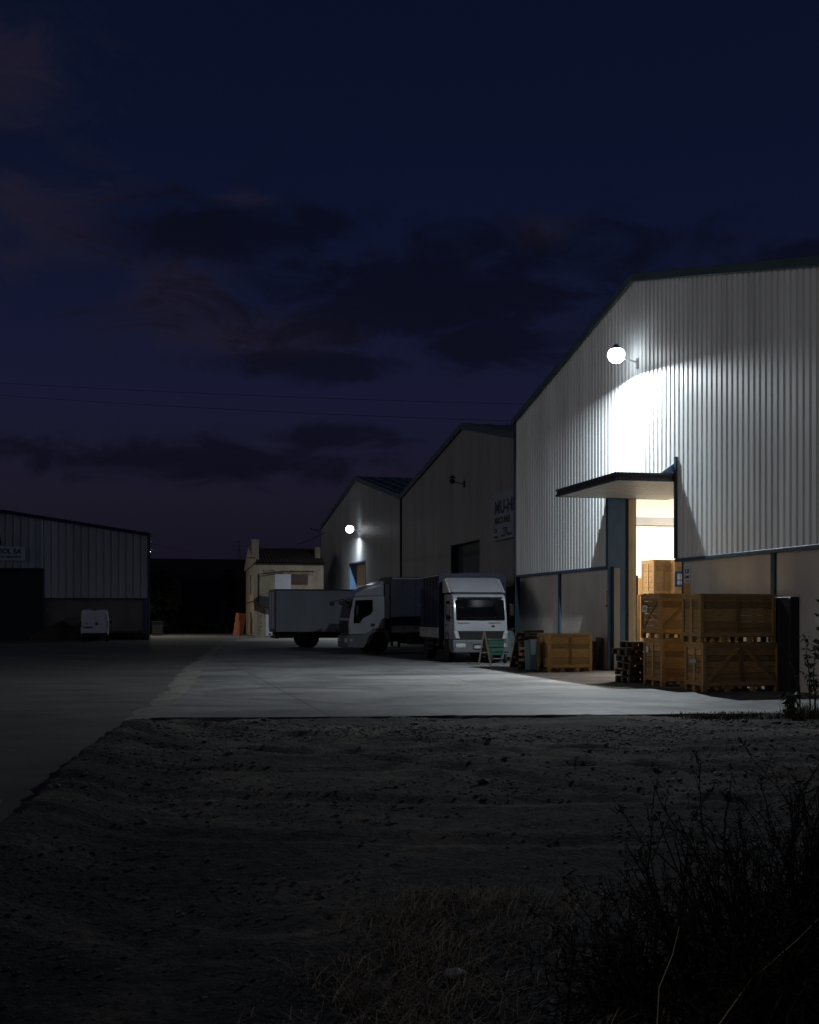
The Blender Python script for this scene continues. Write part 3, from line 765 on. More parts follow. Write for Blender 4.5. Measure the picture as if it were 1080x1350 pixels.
for s in (-1,1):
    MB().prism([(s*.98,1.10),(s*.83,1.10),(s*.76,.84),(s*.90,.84)], 'y', -.035, .10).build('corner_lamp', M['lens'], TR, bevel=.008)
    MB().box(s*.58,-.108,.53,s*.92,-.07,.67).build('headlight', M['lens'], TR, bevel=.025, seg=2, smooth=True)
    d_ = MB().prism([(.48,.82),(.48,1.55),(.62,2.22),(1.35,2.22),(1.35,1.05),(1.25,.82)], 'x', s*(cw-.01), s*(cw+.012)).build('door', M['white_paint'], TR, bevel=.01)
    MB().prism([(.55,1.58),(.66,2.16),(1.28,2.16),(1.28,1.50),(.70,1.42)], 'x', s*(cw+.008), s*(cw+.018)).build('window', M['glass'], d_)
    MB().box(s*(cw+.012),1.08,1.28,s*(cw+.035),1.26,1.33).build('handle', M['black_plastic'], d_)
    mirror(TR, s*(cw+.20), .25, 1.85, s)
    MB().prism([(.70,.82),(.78,1.0),(1.0,1.08),(1.25,1.08),(1.48,.95),(1.58,.72),(1.72,.72),(1.64,.52),(1.52,.52),(1.46,.80),(1.25,.95),(1.0,.95),(.84,.82),(.76,.52),(.5,.36),(.3,.36),(.3,.80)], 'x', s*(cw-.22), s*(cw+.02)).build('mudguard', M['grey_plastic'], TR)
mb = MB(); mb.loft([[(-.94,.42,2.47),(.94,.42,2.47),(.94,1.6,2.47),(-.94,1.6,2.47)],[(-.94,.55,2.52),(.94,.55,2.52),(.94,1.6,2.52),(-.94,1.6,2.52)],[(-.97,1.30,2.97),(.97,1.30,2.97),(.97,1.6,2.97),(-.97,1.6,2.97)],[(-.90,1.42,3.01),(.90,1.42,3.01),(.90,1.6,3.01),(-.90,1.6,3.01)]])
mb.build('roof_deflector', M['white_paint'], TR, bevel=.03, seg=2, smooth=True)
for s in (-1,1): MB().prism([(.50,2.46),(1.28,2.96),(1.58,2.96),(1.58,2.46)], 'x', s*.955, s*1.02).build('deflector_side', M['sideboard'], TR)
MB().box(-.88,.46,2.40,.88,1.55,2.48).build('deflector_gap_shade', M['black_plastic'], TR)  # black block puts the dark shade of the gap under the deflector
MB().box(-.80,.14,2.235,.80,.30,2.30).build('sun_visor', M['black_plastic'], TR, bevel=.015)
MB().box(.38,-.004,1.24,.50,.03,1.30).build('badge', M['black_plastic'], TR)
for xa in (-.84, .28): MB().box(xa,-.003,1.385,xa+.44,.03,1.405).build('lettering', M['grey_plastic'], TR)
before = set(TR.children); curtain_box(TR, 1.75, 5.25, 2.5, .84, 1.20, 3.16, .30)
for ch in TR.children:
    if ch not in before: ch.location.x = .14
for s in (-1,1):
    wheel(TR, s*.86, 1.15, .40, .24, s); wheel(TR, s*.90, 4.35, .40, .34, s)
mb = MB(); mb.box(-.45,.3,.45,-.33,5.1,.72); mb.box(.33,.3,.45,.45,5.1,.72); mb.box(-.9,1.05,.34,.9,1.25,.46); mb.box(-.9,4.25,.32,.9,4.45,.48); mb.box(.5,2.2,.38,1.0,3.2,.75); mb.build('chassis', M['chassis'], TR)
for s in (-1,1): MB().beam((s*1.2,2.3,.62),(s*1.2,3.8,.62),.04,.09).beam((s*1.2,2.3,.42),(s*1.2,3.8,.42),.04,.06).box(s*1.18,2.3,.40,s*1.22,2.36,.80).box(s*1.18,3.74,.40,s*1.22,3.8,.80).build('side_guard', M['chassis'], TR)

# ---- truck standing across, cab to the left
TQ = thing('truck', 'white sleeper cab truck standing crosswise, facing left, navy curtain body', 'truck', (-2.83, 49.14, .012), R(-90)+ANG)
cw = 1.17
prof = [(.02,.82),(.0,1.20),(.03,1.50),(.20,2.36),(.28,2.44),(1.55,2.48),(1.57,1.06),(1.08,1.06),(.72,.83)]
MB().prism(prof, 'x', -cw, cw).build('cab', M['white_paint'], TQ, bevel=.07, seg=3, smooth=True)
MB().prism([(.028,1.54),(.182,2.32),(.152,2.33),(-.004,1.545)], 'x', -1.06, 1.06).build('windscreen', M['glass'], TQ, bevel=.01)
mb = MB(); mb.loft([[(-1.08,.26,2.46),(1.08,.26,2.46),(1.08,1.52,2.48),(-1.08,1.52,2.48)],[(-1.08,.34,2.58),(1.08,.34,2.58),(1.1,1.52,2.60),(-1.1,1.52,2.60)],[(-1.10,.90,2.90),(1.10,.90,2.90),(1.12,1.52,2.93),(-1.12,1.52,2.93)],[(-1.0,1.45,3.12),(1.0,1.45,3.12),(1.0,1.54,3.12),(-1.0,1.54,3.12)]])
mb.build('roof_deflector', M['white_paint'], TQ, bevel=.03, seg=2, smooth=True)
MB().box(-1.16,-.08,.26,1.16,.62,.80).build('bumper', M['grey_plastic'], TQ, bevel=.06, seg=2, smooth=True)
MB().box(-1.0,-.03,.86,1.0,.05,1.42).box(-1.0,-.05,1.0,1.0,-.03,1.04).box(-1.0,-.05,1.2,1.0,-.03,1.24).build('grille', M['black_plastic'], TQ, bevel=.01)
for s in (-1,1):
    MB().box(s*.70,-.105,.50,s*1.08,-.06,.68).build('headlight', M['lens'], TQ, bevel=.02)
    d_ = MB().prism([(.14,.86),(.14,1.5),(.28,2.34),(1.07,2.38),(1.07,1.10),(.82,.92),(.68,.86)], 'x', s*(cw-.01), s*(cw+.012)).build('door', M['white_paint'], TQ, bevel=.01)
    MB().prism([(.27,2.28),(1.02,2.31),(1.03,1.82),(.92,1.68),(.60,1.52),(.48,1.32),(.20,1.30)], 'x', s*(cw+.008), s*(cw+.02)).build('window', M['glass'], d_)
    MB().box(s*(cw+.01),.93,1.17,s*(cw+.02),1.12,1.30).build('handle', M['black_plastic'], TQ)
    MB().prism([(.0,.30),(0,.80),(.68,.84),(1.02,1.04),(1.62,1.06),(1.78,.75),(1.75,.45),(1.68,.45),(1.58,.80),(1.45,.94),(1.10,.94),(.88,.80),(.74,.45),(.62,.28)], 'x', s*(cw-.30), s*(cw+.02)).build('mudguard', M['grey_plastic'], TQ)
    MB().lathe([(.05,0),(.05,.02*s),(.01,.025*s)], (s*(cw+.02),.10,.60),'x',10).build('side_marker', M['lens'], TQ)
    MB().box(s*(cw+.012),.20,.90,s*(cw+.02),.36,.925).box(s*(cw+.012),.42,.90,s*(cw+.02),.50,.925).build('side_lettering', M['lens'], TQ)
    mirror(TQ, s*(cw+.16), .32, 1.85, s)
    m_ = MB().box(s*(cw-.15),-.42,2.08,s*(cw+.15),-.24,2.26).build('mirror', M['black_plastic'], TQ, bevel=.04, seg=2, smooth=True)
    MB().tube([(s*(cw-.05),-.32,2.22),(s*(cw-.1),-.05,2.32),(s*(cw-.1),.2,2.36)], .02).build('mirror_arm', M['black_plastic'], m_)
curtain_box(TQ, 1.80, 6.6, 2.46, .92, 1.20, 3.27, .95)
MB().box(-1.1,1.57,1.0,1.1,1.78,3.0).build('gap_panel', M['black_plastic'], TQ)
for s in (-1,1):
    wheel(TQ, s*1.0, 1.25, .46, .27, s); wheel(TQ, s*.98, 5.4, .46, .38, s)
    MB().box(s*.62,2.6,.40,s*1.05,3.5,.85).build('fuel_tank', M['chassis'], TQ, bevel=.05); MB().box(s*.62,3.65,.42,s*1.02,4.3,.82).build('tool_box', M['chassis'], TQ, bevel=.05)
    MB().box(s*1.19,1.70,.98,s*1.21,1.78,1.02).build('reflector', M['red_lens'], TQ)
    MB().box(s*1.19,2.25,.86,s*1.21,2.45,.89).build('reflector', M['amber_lens'], TQ)
MB().box(-.48,.3,.5,-.34,6.4,.88).box(.34,.3,.5,.48,6.4,.88).box(-.9,1.15,.40,.9,1.35,.54).box(-.9,5.3,.4,.9,5.5,.54).build('chassis', M['chassis'], TQ)

# ---- grey box trailer behind
TT = thing('trailer', 'long grey box trailer parked behind the crosswise truck', 'trailer', (-6.75, 57.0, 0), ANG)
mb = MB(); mb.box(.06,.0,.95,8.2,2.45,2.90)
for i in range(8): mb.box(.9+i*.98,-.012,1.0,.93+i*.98,0,2.86)
mb.build('cargo_box', M['white_paint_dull'], TT)
MB().box(.0,-.03,2.90,8.25,2.48,2.97).build('roof_edge', M['dark_steel'], TT)
MB().box(.06,-.03,.82,8.2,.02,.98).box(.06,2.43,.82,8.2,2.48,.98).build('side_skirt', M['sideboard'], TT)
MB().box(.0,-.02,.80,.06,2.47,2.90).build('rear_frame', M['dark_steel'], TT)
for y in (.06,1.25): 
    d_ = MB().box(-.03,y,.98,.0,y+1.14,2.84).build('rear_door', M['white_paint_dull'], TT)
    MB().tube([(-.05,y+.9,1.0),(-.05,y+.9,2.8)], .02).build('lock_rod', M['steel'], d_)
MB().box(.1,.5,.50,8.0,.62,.84).box(.1,1.8,.5,8.0,1.92,.84).box(.05,.1,.48,.2,2.35,.60).build('chassis', M['chassis'], TT)
for s,y in ((-1,.22),(1,2.2)):
    for x in (1.75,):
        w0 = wheel(TT, 0, 0, .5, .34, s); w0.location = (x, y, 0); w0.rotation_euler = (0,0,R(90)*(1))
        for ch in w0.children: pass
MB().prism([(1.15,.62),(1.3,.98),(2.2,.98),(2.35,.62),(2.28,.62),(2.15,.92),(1.35,.92),(1.22,.62)], 'y', .02, .45).build('mudguard', M['black_plastic'], TT)
MB().box(6.4,.3,0,6.52,.42,.84).box(6.4,2.0,0,6.52,2.12,.84).build('landing_leg', M['chassis'], TT)
MB().box(3.6,.0,.70,3.7,.04,.76).box(4.6,.0,.70,4.7,.04,.76).build('side_marker', M['amber_lens'], TT)
MB().box(-.04,.2,.62,.02,.55,.72).box(-.04,1.9,.62,.02,2.25,.72).build('tail_lamp', M['red_lens'], TT)

# ---- van
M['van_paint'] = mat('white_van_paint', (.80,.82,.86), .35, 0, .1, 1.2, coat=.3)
VN = thing('van', 'white panel van seen from behind, parked against the dark warehouse', 'van', (-19.55, 70.6, 0), R(14)); VN.scale = (.92,1,1.04)
def vring(y, hb, hs, ht, z0, zs, zt):
    return [(-hb,y,z0),(hb,y,z0),(hs,y,zs*.6+z0*.4),(hs,y,zs),(ht+.06,y,zt-.12),(ht-.06,y,zt),(-ht+.06,y,zt),(-ht-.06,y,zt-.12),(-hs,y,zs),(-hs,y,zs*.6+z0*.4)]
mb = MB(); mb.loft([vring(.0,.86,.88,.76,.5,1.15,1.84), vring(.12,.88,.90,.77,.42,1.15,1.90), vring(2.4,.88,.91,.77,.40,1.15,1.92), vring(3.0,.88,.90,.72,.40,1.12,1.86), vring(3.65,.86,.88,.74,.40,1.05,1.18), vring(4.25,.82,.83,.70,.40,.90,1.02), vring(4.4,.70,.72,.6,.45,.80,.90)])
mb.build('body', M['van_paint'], VN, smooth=True, sharp=40)
for s in (-1,1):
    d_ = MB().prism([(s*.02,.52),(s*.80,.52),(s*.80,1.12),(s*.69,1.80),(s*.02,1.80)], 'y', -.022, .01).build('rear_door', M['van_paint'], VN, bevel=.008)
    MB().box(s*.84,-.03,.85,s*.895,.06,1.22).build('tail_lamp', M['red_lens'] if s > 0 else M['red_lens'], VN)
    m_ = MB().box(s*.95,3.0,1.05,s*1.10,3.1,1.24).build('mirror', M['black_plastic'], VN, bevel=.02)
    MB().box(s*.86,3.02,1.08,s*.96,3.06,1.12).build('mirror_arm', M['black_plastic'], m_)
    wheel(VN, s*.78, .75, .31, .20, s); wheel(VN, s*.78, 3.45, .31, .20, s)
MB().box(-.86,-.06,.30,.86,.15,.52).build('bumper', M['black_plastic'], VN, bevel=.03)
MB().box(.06,-.035,1.0,.20,-.02,1.16).build('door_handle', M['black_plastic'], VN)
MB().box(-.70,-.03,.80,-.12,-.021,.92).build('number_plate', M['grey_board'], VN)
for xa, xb, za, zb in ((-.70,-.14,.83,.89),(-.66,-.42,1.05,1.09),(.30,.44,1.03,1.06)): MB().box(xa,-.034,za,xb,-.021,zb).build('lettering', M['black_ink'], VN)
MB().box(-.15,.0,1.885,.15,.12,1.925).build('brake_lamp', M['black_plastic'], VN)

# ------------------------------------------------------------------ wooden crates
def plank_wall(mb, ax, c, a0, a1, z0, z1, n, th, gap=.008):
    h = (z1-z0)/n
    for i in range(n):
        j = random.uniform(-.004,.004); e = random.uniform(0,.012)
        za, zb = z0+i*h+gap/2, z0+(i+1)*h-gap/2
        if ax == 'x': mb.box(c+j, a0+e, za, c+th+j, a1-e, zb)
        else: mb.box(a0+e, c+j, za, a1-e, c+th+j, zb)
def crate(label, loc, W, L, Hh_, rz=ANG, style_front='post', style_side='post', skid=.13, woodm=None, group='wooden shipping crates by the doorway', nb=6):
    """origin at the near left corner; x across the front (W), y along the left side (L)"""
    wm = woodm or M['wood']
    t = thing('wooden_crate', label, 'crate', loc, rz, group); th = .022; fr = .028
    mb = MB(); z0, z1 = skid, Hh_-.03
    plank_wall(mb,'y',fr,fr,W-fr,z0+.02,z1,nb,th); plank_wall(mb,'y',L-fr-th,fr,W-fr,z0+.02,z1,nb,th)
    plank_wall(mb,'x',fr,fr+th,L-fr-th,z0+.02,z1,nb,th); plank_wall(mb,'x',W-fr-th,fr+th,L-fr-th,z0+.02,z1,nb,th)
    mb.build('planks', wm, t)
    mb = MB(); p = .085
    for y in (0, L-fr):
        mb.box(0,y,z0,p,y+fr,z1); mb.box(W-p,y,z0,W,y+fr,z1); mb.box(p,y,z0,W-p,y+fr,z0+p); mb.box(p,y,z1-p,W-p,y+fr,z1)
        mb.box(W/2-p/2,y,z0+p,W/2+p/2,y+fr,z1-p)
    for x in (0, W-fr):
        mb.box(x,fr,z0,x+fr,p,z1); mb.box(x,L-p,z0,x+fr,L-fr,z1); mb.box(x,p,z0,x+fr,L-p,z0+p); mb.box(x,p,z1-p,x+fr,L-p,z1)
        if style_side == 'post': mb.box(x,L/2-p/2,z0+p,x+fr,L/2+p/2,z1-p)
    if style_front == 'vee':
        mb.beam((W/2-.06,fr/2,z1-p),(p+.02,fr/2,z0+p),.02,p,(1,0,1)); mb.beam((W/2+.06,fr/2,z1-p),(W-p-.02,fr/2,z0+p),.02,p,(-1,0,1))
    if style_front == 'slash': mb.beam((p,fr/2,z0+p),(W/2-.05,fr/2,z1-p),.02,p,(-1,0,1))
    if style_side == 'slash':
        mb.beam((fr/2,L-p,z0+p),(fr/2,p,z1-p),.02,p*.8,(0,1,1)); mb.beam((fr/2,L/2+.05,(z0+z1)/2),(fr/2,p,z0+p+.18),.018,p*.7,(0,-1,1))
    mb.build('frame', wm, t, bevel=.003)
    mb = MB(); n = max(3, int(L/.14))
    for i in range(n): mb.box(-.01,L*i/n+.003,z1,W+.01,L*(i+1)/n-.003,Hh_)
    mb.build('lid', wm, t)
    mb = MB()
    for x in (0, W/2-.05, W-.10): 
        mb.box(x,.0,.02,x+.10,L,skid-.025) if False else None
    for y in (0, L/2-.045, L-.09):
        for x in (0, W*.33-.05, W*.66-.05, W-.10): mb.box(x,y,.0,x+.10,y+.09,skid-.022)
        mb.box(0,y,skid-.022,W,y+.09,skid)
    mb.build('skid', wm, t)
    return t
def at(px, py, z=0.012):
    p = ground(px, py, 0); return Vector((p.x, p.y, z))
cC = at(927, 913.3)
c1 = crate('big wooden crate with a V brace, bottom of the front stack', cC, 1.86, .85, 1.075, style_front='vee', nb=7)
c2 = crate('big wooden crate without diagonal braces, on top of the front stack', Fr(cC).w(-.05,.02,1.077), 1.84, .85, 1.06, nb=6, rz=ANG+.012)
cB = at(872.5, 906.3)
c4 = crate('wooden crate with upright battens, bottom of the rear stack by the pallets', cB, 1.7, .98, 1.12, nb=7, rz=ANG)
c3 = crate('wooden crate with a diagonal side brace and white label, top of the rear stack', Fr(cB).w(-.06,.0,1.122), 1.7, .98, 1.05, style_side='slash', style_front='slash', nb=6, rz=ANG+.01)
ob = MB().box(-.008,.62,.62,-.002,.88,.78).build('label_sheet', M['paper'], c3)
MB().box(-.004,.70,.78,.001,.84,.92).build('label_sheet', M['paper'], c4)
ob3 = MB().box(-.004,.30,.62,.001,.62,.70).build('faded_label', M['grey_board'], c1)
text('lettering', '161', .13, M['black_ink'], ob, (-.0085,.85,.655), ROT_SHED, sx=1.0, bold=.003)
cA = at(723.5, 886.6)
crate('lower pale orange crate with two planked bays, standing alone by the wall', cA, 1.36, .95, 1.12, nb=7)
cD = at(698, 882.5)
crate('small worn crate squeezed behind the slate blue bin', Fr(at(693,883.5)).w(0,.1,0), .46, .42, .98, nb=8, woodm=M['wood'], skid=.1, rz=ANG+R(6))
# crates inside the doorway
def inside(px, u, z=.02):
    d = Vector(((px-CX)/F, 1, 0)); c = Vector((0,0,0)); t = (u-(c-A.o).dot(A.y))/d.dot(A.y); p = c + d*t
    return Vector((p.x, p.y, z))
def pxw(px0, px1, u): return (inside(px1,u)-inside(px0,u)).length
for lab, p0, p1, u, zt, stack in (('pale crate tower inside the bright doorway', 862, 889, 35.9, 738, 3), ('pale crate pile at the right inside the doorway', 889.5, 915, 35.6, 738, 3), ('low pale crate deep inside the doorway', 842, 856, 37.6, 762, 2)):
    loc = inside(p0, u); Y = loc.y; ztop = (HY-zt)/F*Y + H; hh = (ztop-.02)/stack; w_ = pxw(p0, p1, u)
    nm = {3:['bottom','middle','top'], 2:['bottom','top']}[stack]
    for k in range(stack):
        crate(lab + ', ' + nm[k] + ' one', loc + Vector((0,0,hh*k+.002*k)), w_, .9, hh, woodm=M['wood_pale'], group='pale crates stored inside the warehouse', skid=.08, nb=6)
bs = thing('notice', 'blue notice sheet with white blocks on the crates inside the doorway', 'notice', inside(889.5,35.45,2.55), ANG)
loc = inside(889.3,35.5); k_ = F/loc.y
MB().box(.0,-.02,0,.36,-.005,.47).build('sheet', M['blue_sign'], bs)
MB().box(.08,-.024,.22,.17,-.021,.40).box(.19,-.024,.22,.28,-.021,.40).box(.08,-.024,.07,.17,-.021,.19).box(.19,-.024,.07,.28,-.021,.19).build('print', M['paper'], bs)
bl = thing('leaning_board', 'brown board leaning inside the doorway edge', 'board', inside(837.5,36.3), ANG)
MB().beam((0,0,0),(.06,.1,2.9),.16,.05,(0,1,0)).build('plank', M['shutter'], bl)
MB().beam((.1,-.03,0),(.14,.05,2.3),.10,.04,(0,1,0)).build('batten', M['wood_pale'], bl)

# pallet stack
def pallet(label, loc, rz, W=1.15, L=.85, h=.155, group='weathered pallets stacked by the door'):
    t = thing('pallet', label, 'pallet', loc, rz, group)
    mb = MB(); n = 6
    for i in range(n): mb.box(W*i/n+.008, 0, h-.03, W*(i+1)/n-.008, L, h)
    mb.build('deck', M['wood_dark'], t)
    mb = MB()
    for y in (0,L/2-.05,L-.10):
        for x in (0,W/2-.06,W-.12): mb.box(x,y,.025,x+.12,y+.10,h-.052)
        mb.box(0,y,h-.052,W,y+.10,h-.03)
        mb.box(0,y,0,W,y+.10,.025)
    mb.build('blocks', M['wood_dark'], t)
    return t
pl0 = at(829, 901.5); first = None
nmz = ['bottom','second','third','fourth','fifth','topmost']
for i in range(6):
    dx, dy, dr = [(0,0,0),(.02,.03,.02),(.0,-.04,-.03),(.05,.02,.03),(-.04,.05,.05),(.12,.03,-.02)][i]
    loc = Fr(pl0).w(dx+.02, dy, .172*i + .0)
    lab = 'weathered pallet, %s in the stack beside the rear crates' % nmz[i]
    if first is None: first = pallet(lab, loc, ANG)
    else:
        o = copy_tree(first); o['label'] = lab; o.location = loc; o.rotation_euler = (0,0,ANG+dr)
    if i == 5: pass

# ------------------------------------------------------------------ clutter by the wall
aT = thing('trestle', 'wooden A-frame trestle standing open in front of the truck', 'trestle', at(639, 877.5), R(-4))
mb = MB(); mb.beam((-.20,0,0),(-.02,.02,1.12),.05,.03,(0,1,0)); mb.beam((.21,0,0),(-.005,.02,1.12),.05,.03,(0,1,0)); mb.build('leg', M['wood_dark'], aT)
mb = MB(); mb.beam((-.20,.75,0),(-.02,.73,1.12),.05,.03,(0,1,0)); mb.beam((.21,.75,0),(-.005,.73,1.12),.05,.03,(0,1,0)); mb.build('leg', M['wood_dark'], aT)
MB().beam((-.012,0.02,1.10),(-.012,.74,1.10),.06,.06).beam((-.13,.015,.42),(.135,.015,.42),.02,.04).build('crossbar', M['wood_dark'], aT)
gB = thing('cart', 'green metal cart box on wheels behind the trestle', 'cart', at(654, 875), ANG)
mb = MB(); mb.loft([[(-.24,0,.28),(.26,0,.28),(.26,.6,.28),(-.24,.6,.28)],[(-.30,-.05,.82),(.30,-.05,.82),(.30,.65,.82),(-.30,.65,.82)]]); mb.box(-.32,-.07,.80,.32,.67,.84)
for z in (.42,.56,.70): mb.box(-.29,-.055,z,.29,-.03,z+.015)
mb.build('tub', M['green_metal'], gB, bevel=.01)
for x in (-.16,.36):
    mb = MB(); mb.lathe([(.05,-.04),(.15,-.04),(.16,0),(.15,.04),(.05,.04)], (x+.0,.1,.16), 'x', 16); w0 = mb.build('wheel', M['rubber'], gB, smooth=True)
    MB().lathe([(.06,-.045),(.06,.045)], (x,.1,.16), 'x', 10).build('rim', M['rim'], w0)
MB().beam((-.24,.1,.16),(.42,.1,.16),.03,.03).beam((-.2,.1,.16),(-.2,.1,.3),.03,.03).beam((.30,.1,.16),(.28,.1,.5),.03,.03).tube([(.34,.0,.5),(.42,-.02,.95),(.40,.3,1.02)], .018).build('undercarriage', M['steel'], gB)
kb = at(680, 880.5)
bb = thing('board', 'tall black board leaning with a worn pale edge beside the teal tarpaulin', 'board', kb, ANG)
mb = MB(); mb.prism([(-.20,0),(.34,0),(.34,1.10),(.02,1.10)], 'y', .0, .04); mb.build('panel', M['black_plastic'], bb)
MB().beam((-.21,-.005,.0),(.012,-.005,1.11),.03,.035,(0,1,0)).build('edge', M['wood_pale'], bb)
# covered heap
tp = thing('covered_heap', 'heap of goods under a teal tarpaulin behind the black board', 'tarpaulin', Fr(at(670,872)).w(0,.4,0), ANG)
mb = MB(); nx_, ny_ = 16, 14; v = []
for j in range(ny_+1):
    for i in range(nx_+1):
        a, b = i/nx_*2-1, j/ny_*2-1
        r_ = max(abs(a), abs(b)); 
        x, y = a*.55, b*.6 + .6
        z = 1.10 if r_ < .72 else 1.10 - (r_-.72)/.28*.98
        sc_ = 1 + (.14*max(0,r_-.72)/.28)
        z += .04*noise2(x*3+4, y*3, 1.5)
        fold = .03*math.sin(9*math.atan2(b,a))*(1 if r_ > .75 else 0)
        v.append((x*(sc_+fold), .6+(y-.6)*(sc_+fold), max(.02,z)))
mb.add(v, [(j*(nx_+1)+i, j*(nx_+1)+i+1, (j+1)*(nx_+1)+i+1, (j+1)*(nx_+1)+i) for j in range(ny_) for i in range(nx_)])
mb.build('tarpaulin', M['teal_sheet'], tp, smooth=True, sharp=60)
mb = MB()
for k in range(9):
    x = -.35+.09*k; mb.beam((x,.2+.05*random.random(),1.13+.01*random.random()),(x+random.uniform(.2,.5),1.0,1.16+.02*random.random()),.05,.02)
mb.build('scrap_boards', M['wood_dark'], tp)
sb_ = thing('bin', 'slate blue bin with a pale sheet hung over its rim, beside the crate', 'bin', at(703.5, 886), ANG); sb_.scale = (.74,1,1)
MB().loft([[(-.16,0,.04),(.16,0,.04),(.16,.4,.04),(-.16,.4,.04)],[(-.2,-.03,.92),(.2,-.03,.92),(.2,.43,.92),(-.2,.43,.92)],[(-.17,.0,.92),(.17,.0,.92),(.17,.4,.92),(-.17,.4,.92)],[(-.14,.03,.3),(.14,.03,.3),(.14,.37,.3),(-.14,.37,.3)]]).build('tub', M['slate'], sb_, bevel=.01)
MB().loft([[(-.12,-.035,.50),(.06,-.035,.50),(.06,-.028,.50),(-.12,-.028,.50)],[(-.15,-.045,.94),(.12,-.045,.94),(.12,-.035,.94),(-.15,-.035,.94)],[(-.13,.2,.95),(.14,.2,.95),(.14,.2,.94),(-.13,.2,.94)]]).build('sheet', M['pale_sack'], sb_)
MB().box(-.15,.02,.0,-.08,.09,.04).box(.08,.02,.0,.15,.09,.04).box(-.15,.31,.0,-.08,.38,.04).box(.08,.31,.0,.15,.38,.04).build('foot', M['black_plastic'], sb_)
# scrap timber lying on the low crate row
st = thing('timber', 'loose dark timber offcuts piled behind the low orange crate', 'timber', Fr(cA).w(-.35,1.15,0), ANG)
mb = MB()
for k in range(14):
    x = random.uniform(-.3,.2); z = .06+.085*k; mb.beam((x,random.uniform(0,.1),z),(x+random.uniform(.6,1.1),random.uniform(.2,.7),z+random.uniform(-.02,.02)),.11,.075)
mb.build('offcuts', M['wood_dark'], st)

dk = thing('panel', 'tall black panel standing between the front crate stack and the wall', 'panel', A.w(-.02, A.hitx(1049,800,.0)[1], 0), ANG)
MB().box(-.10,0,0,.09,.9,2.08).box(-.115,.0,.05,-.10,.05,2.05).box(-.115,.42,.05,-.10,.47,2.05).build('sheet', M['black_plastic'], dk, bevel=.01)
dk2 = thing('panel', 'low dark board stack leaning on the wall behind the lone crate', 'panel', A.w(.0, A.hitx(790,850,.0)[1], 0), ANG)
MB().beam((-.16,.0,0),(.0,.0,.99),.40,.03,(1,0,0)).beam((-.24,.36,0),(-.06,.36,.86),.40,.03,(1,0,0)).build('boards', M['wood_dark'], dk2)

# notices on the concrete wall
def wall_notice(label, px0, py0, px1, py1, base):
    a = A.hitx(px0,py0,.10); b = A.hitx(px1,py1,.10)
    t = thing('notice', label, 'notice', A.w(.092,(a[1]+b[1])/2,b[2]), ANG)
    w = abs(a[1]-b[1]); h = a[2]-b[2]
    MB().box(-.008,-w/2,0,.004,w/2,h).build('plate', base, t)
    return t, w, h
t, w, h = wall_notice('narrow white and yellow safety notice left of the doorway', 798.8, 776, 806.2, 803, M['sign_white'])
MB().box(-.011,-w*.42,.0,-.009,w*.42,h*.28).box(-.011,-w*.36,h*.30,-.009,w*.36,h*.93).build('yellow_field', M['yellow_sign'], t)
mb = MB()
for k,(zz,ww) in enumerate(((.84,.3),(.74,.26),(.63,.22),(.50,.28),(.40,.24))): mb.box(-.013,-w*ww,h*zz,-.0112,w*ww,h*(zz+.05))
mb.box(-.013,-w*.42,h*.10,-.0112,w*.42,h*.20); mb.build('print', M['black_ink'], t)
t, w, h = wall_notice('white pictogram notice with an orange panel below, right of the doorway', 903, 745, 910.2, 782, M['sign_white'])
MB().box(-.011,-w*.5,.0,-.009,w*.5,h*.36).build('orange_panel', M['orange_sign'], t)
MB().box(-.011,-w*.36,h*.70,-.009,w*.32,h*.85).box(-.011,-w*.36,h*.52,-.009,w*.40,h*.62).build('pictogram', M['navy_ink'], t)
MB().box(-.0125,-w*.1,h*.74,-.0112,w*.12,h*.82).box(-.0125,w*.1,h*.55,-.0112,w*.22,h*.60).build('symbol', M['paper'], t)
mb = MB(); mb.box(-.0105,-w*.35,h*.44,-.0085,w*.3,h*.455); mb.box(-.0105,-w*.35,h*.40,-.0085,w*.36,h*.415); mb.box(-.0105,-w*.3,h*.92,-.0085,w*.3,h*.94); mb.build('print', M['black_ink'], t)

# ------------------------------------------------------------------ far houses, trees, cables
dh = Fr((-27.6, 118, 0))
fh = thing('house', 'dark unlit house beyond the lane, barely visible', 'house', dh.o, ANG)
MB().prism([(0,-.3),(12,-.3),(12,5.2),(6,7.5),(0,5.2)], 'x', .3, 11.5).build('wall', M['dark_house'], fh)
MB().prism([(-.5,5.15),(6,7.62),(12.5,5.15),(12.5,5.30),(6,7.80),(-.5,5.30)], 'x', 0, 11.9).build('roof', M['dark_roof'], fh)
MB().box(4,-.05,0,5.2,.02,2.3).build('door', M['dark_door'], fh)
lb = thing('house', 'low dark building end wall next to the left warehouse', 'house', Fr((-31.5,112,0)).o, ANG)
MB().prism([(0,-.3),(9,-.3),(9,5.0),(4.5,6.9),(0,5.0)], 'y', 0, 8).build('wall', M['dark_house'], lb)
MB().prism([(-.3,4.9),(4.5,7.0),(9.3,4.9),(9.3,5.05),(4.5,7.2),(-.3,5.05)], 'y', -.3, 8.3).build('roof', M['dark_roof'], lb)
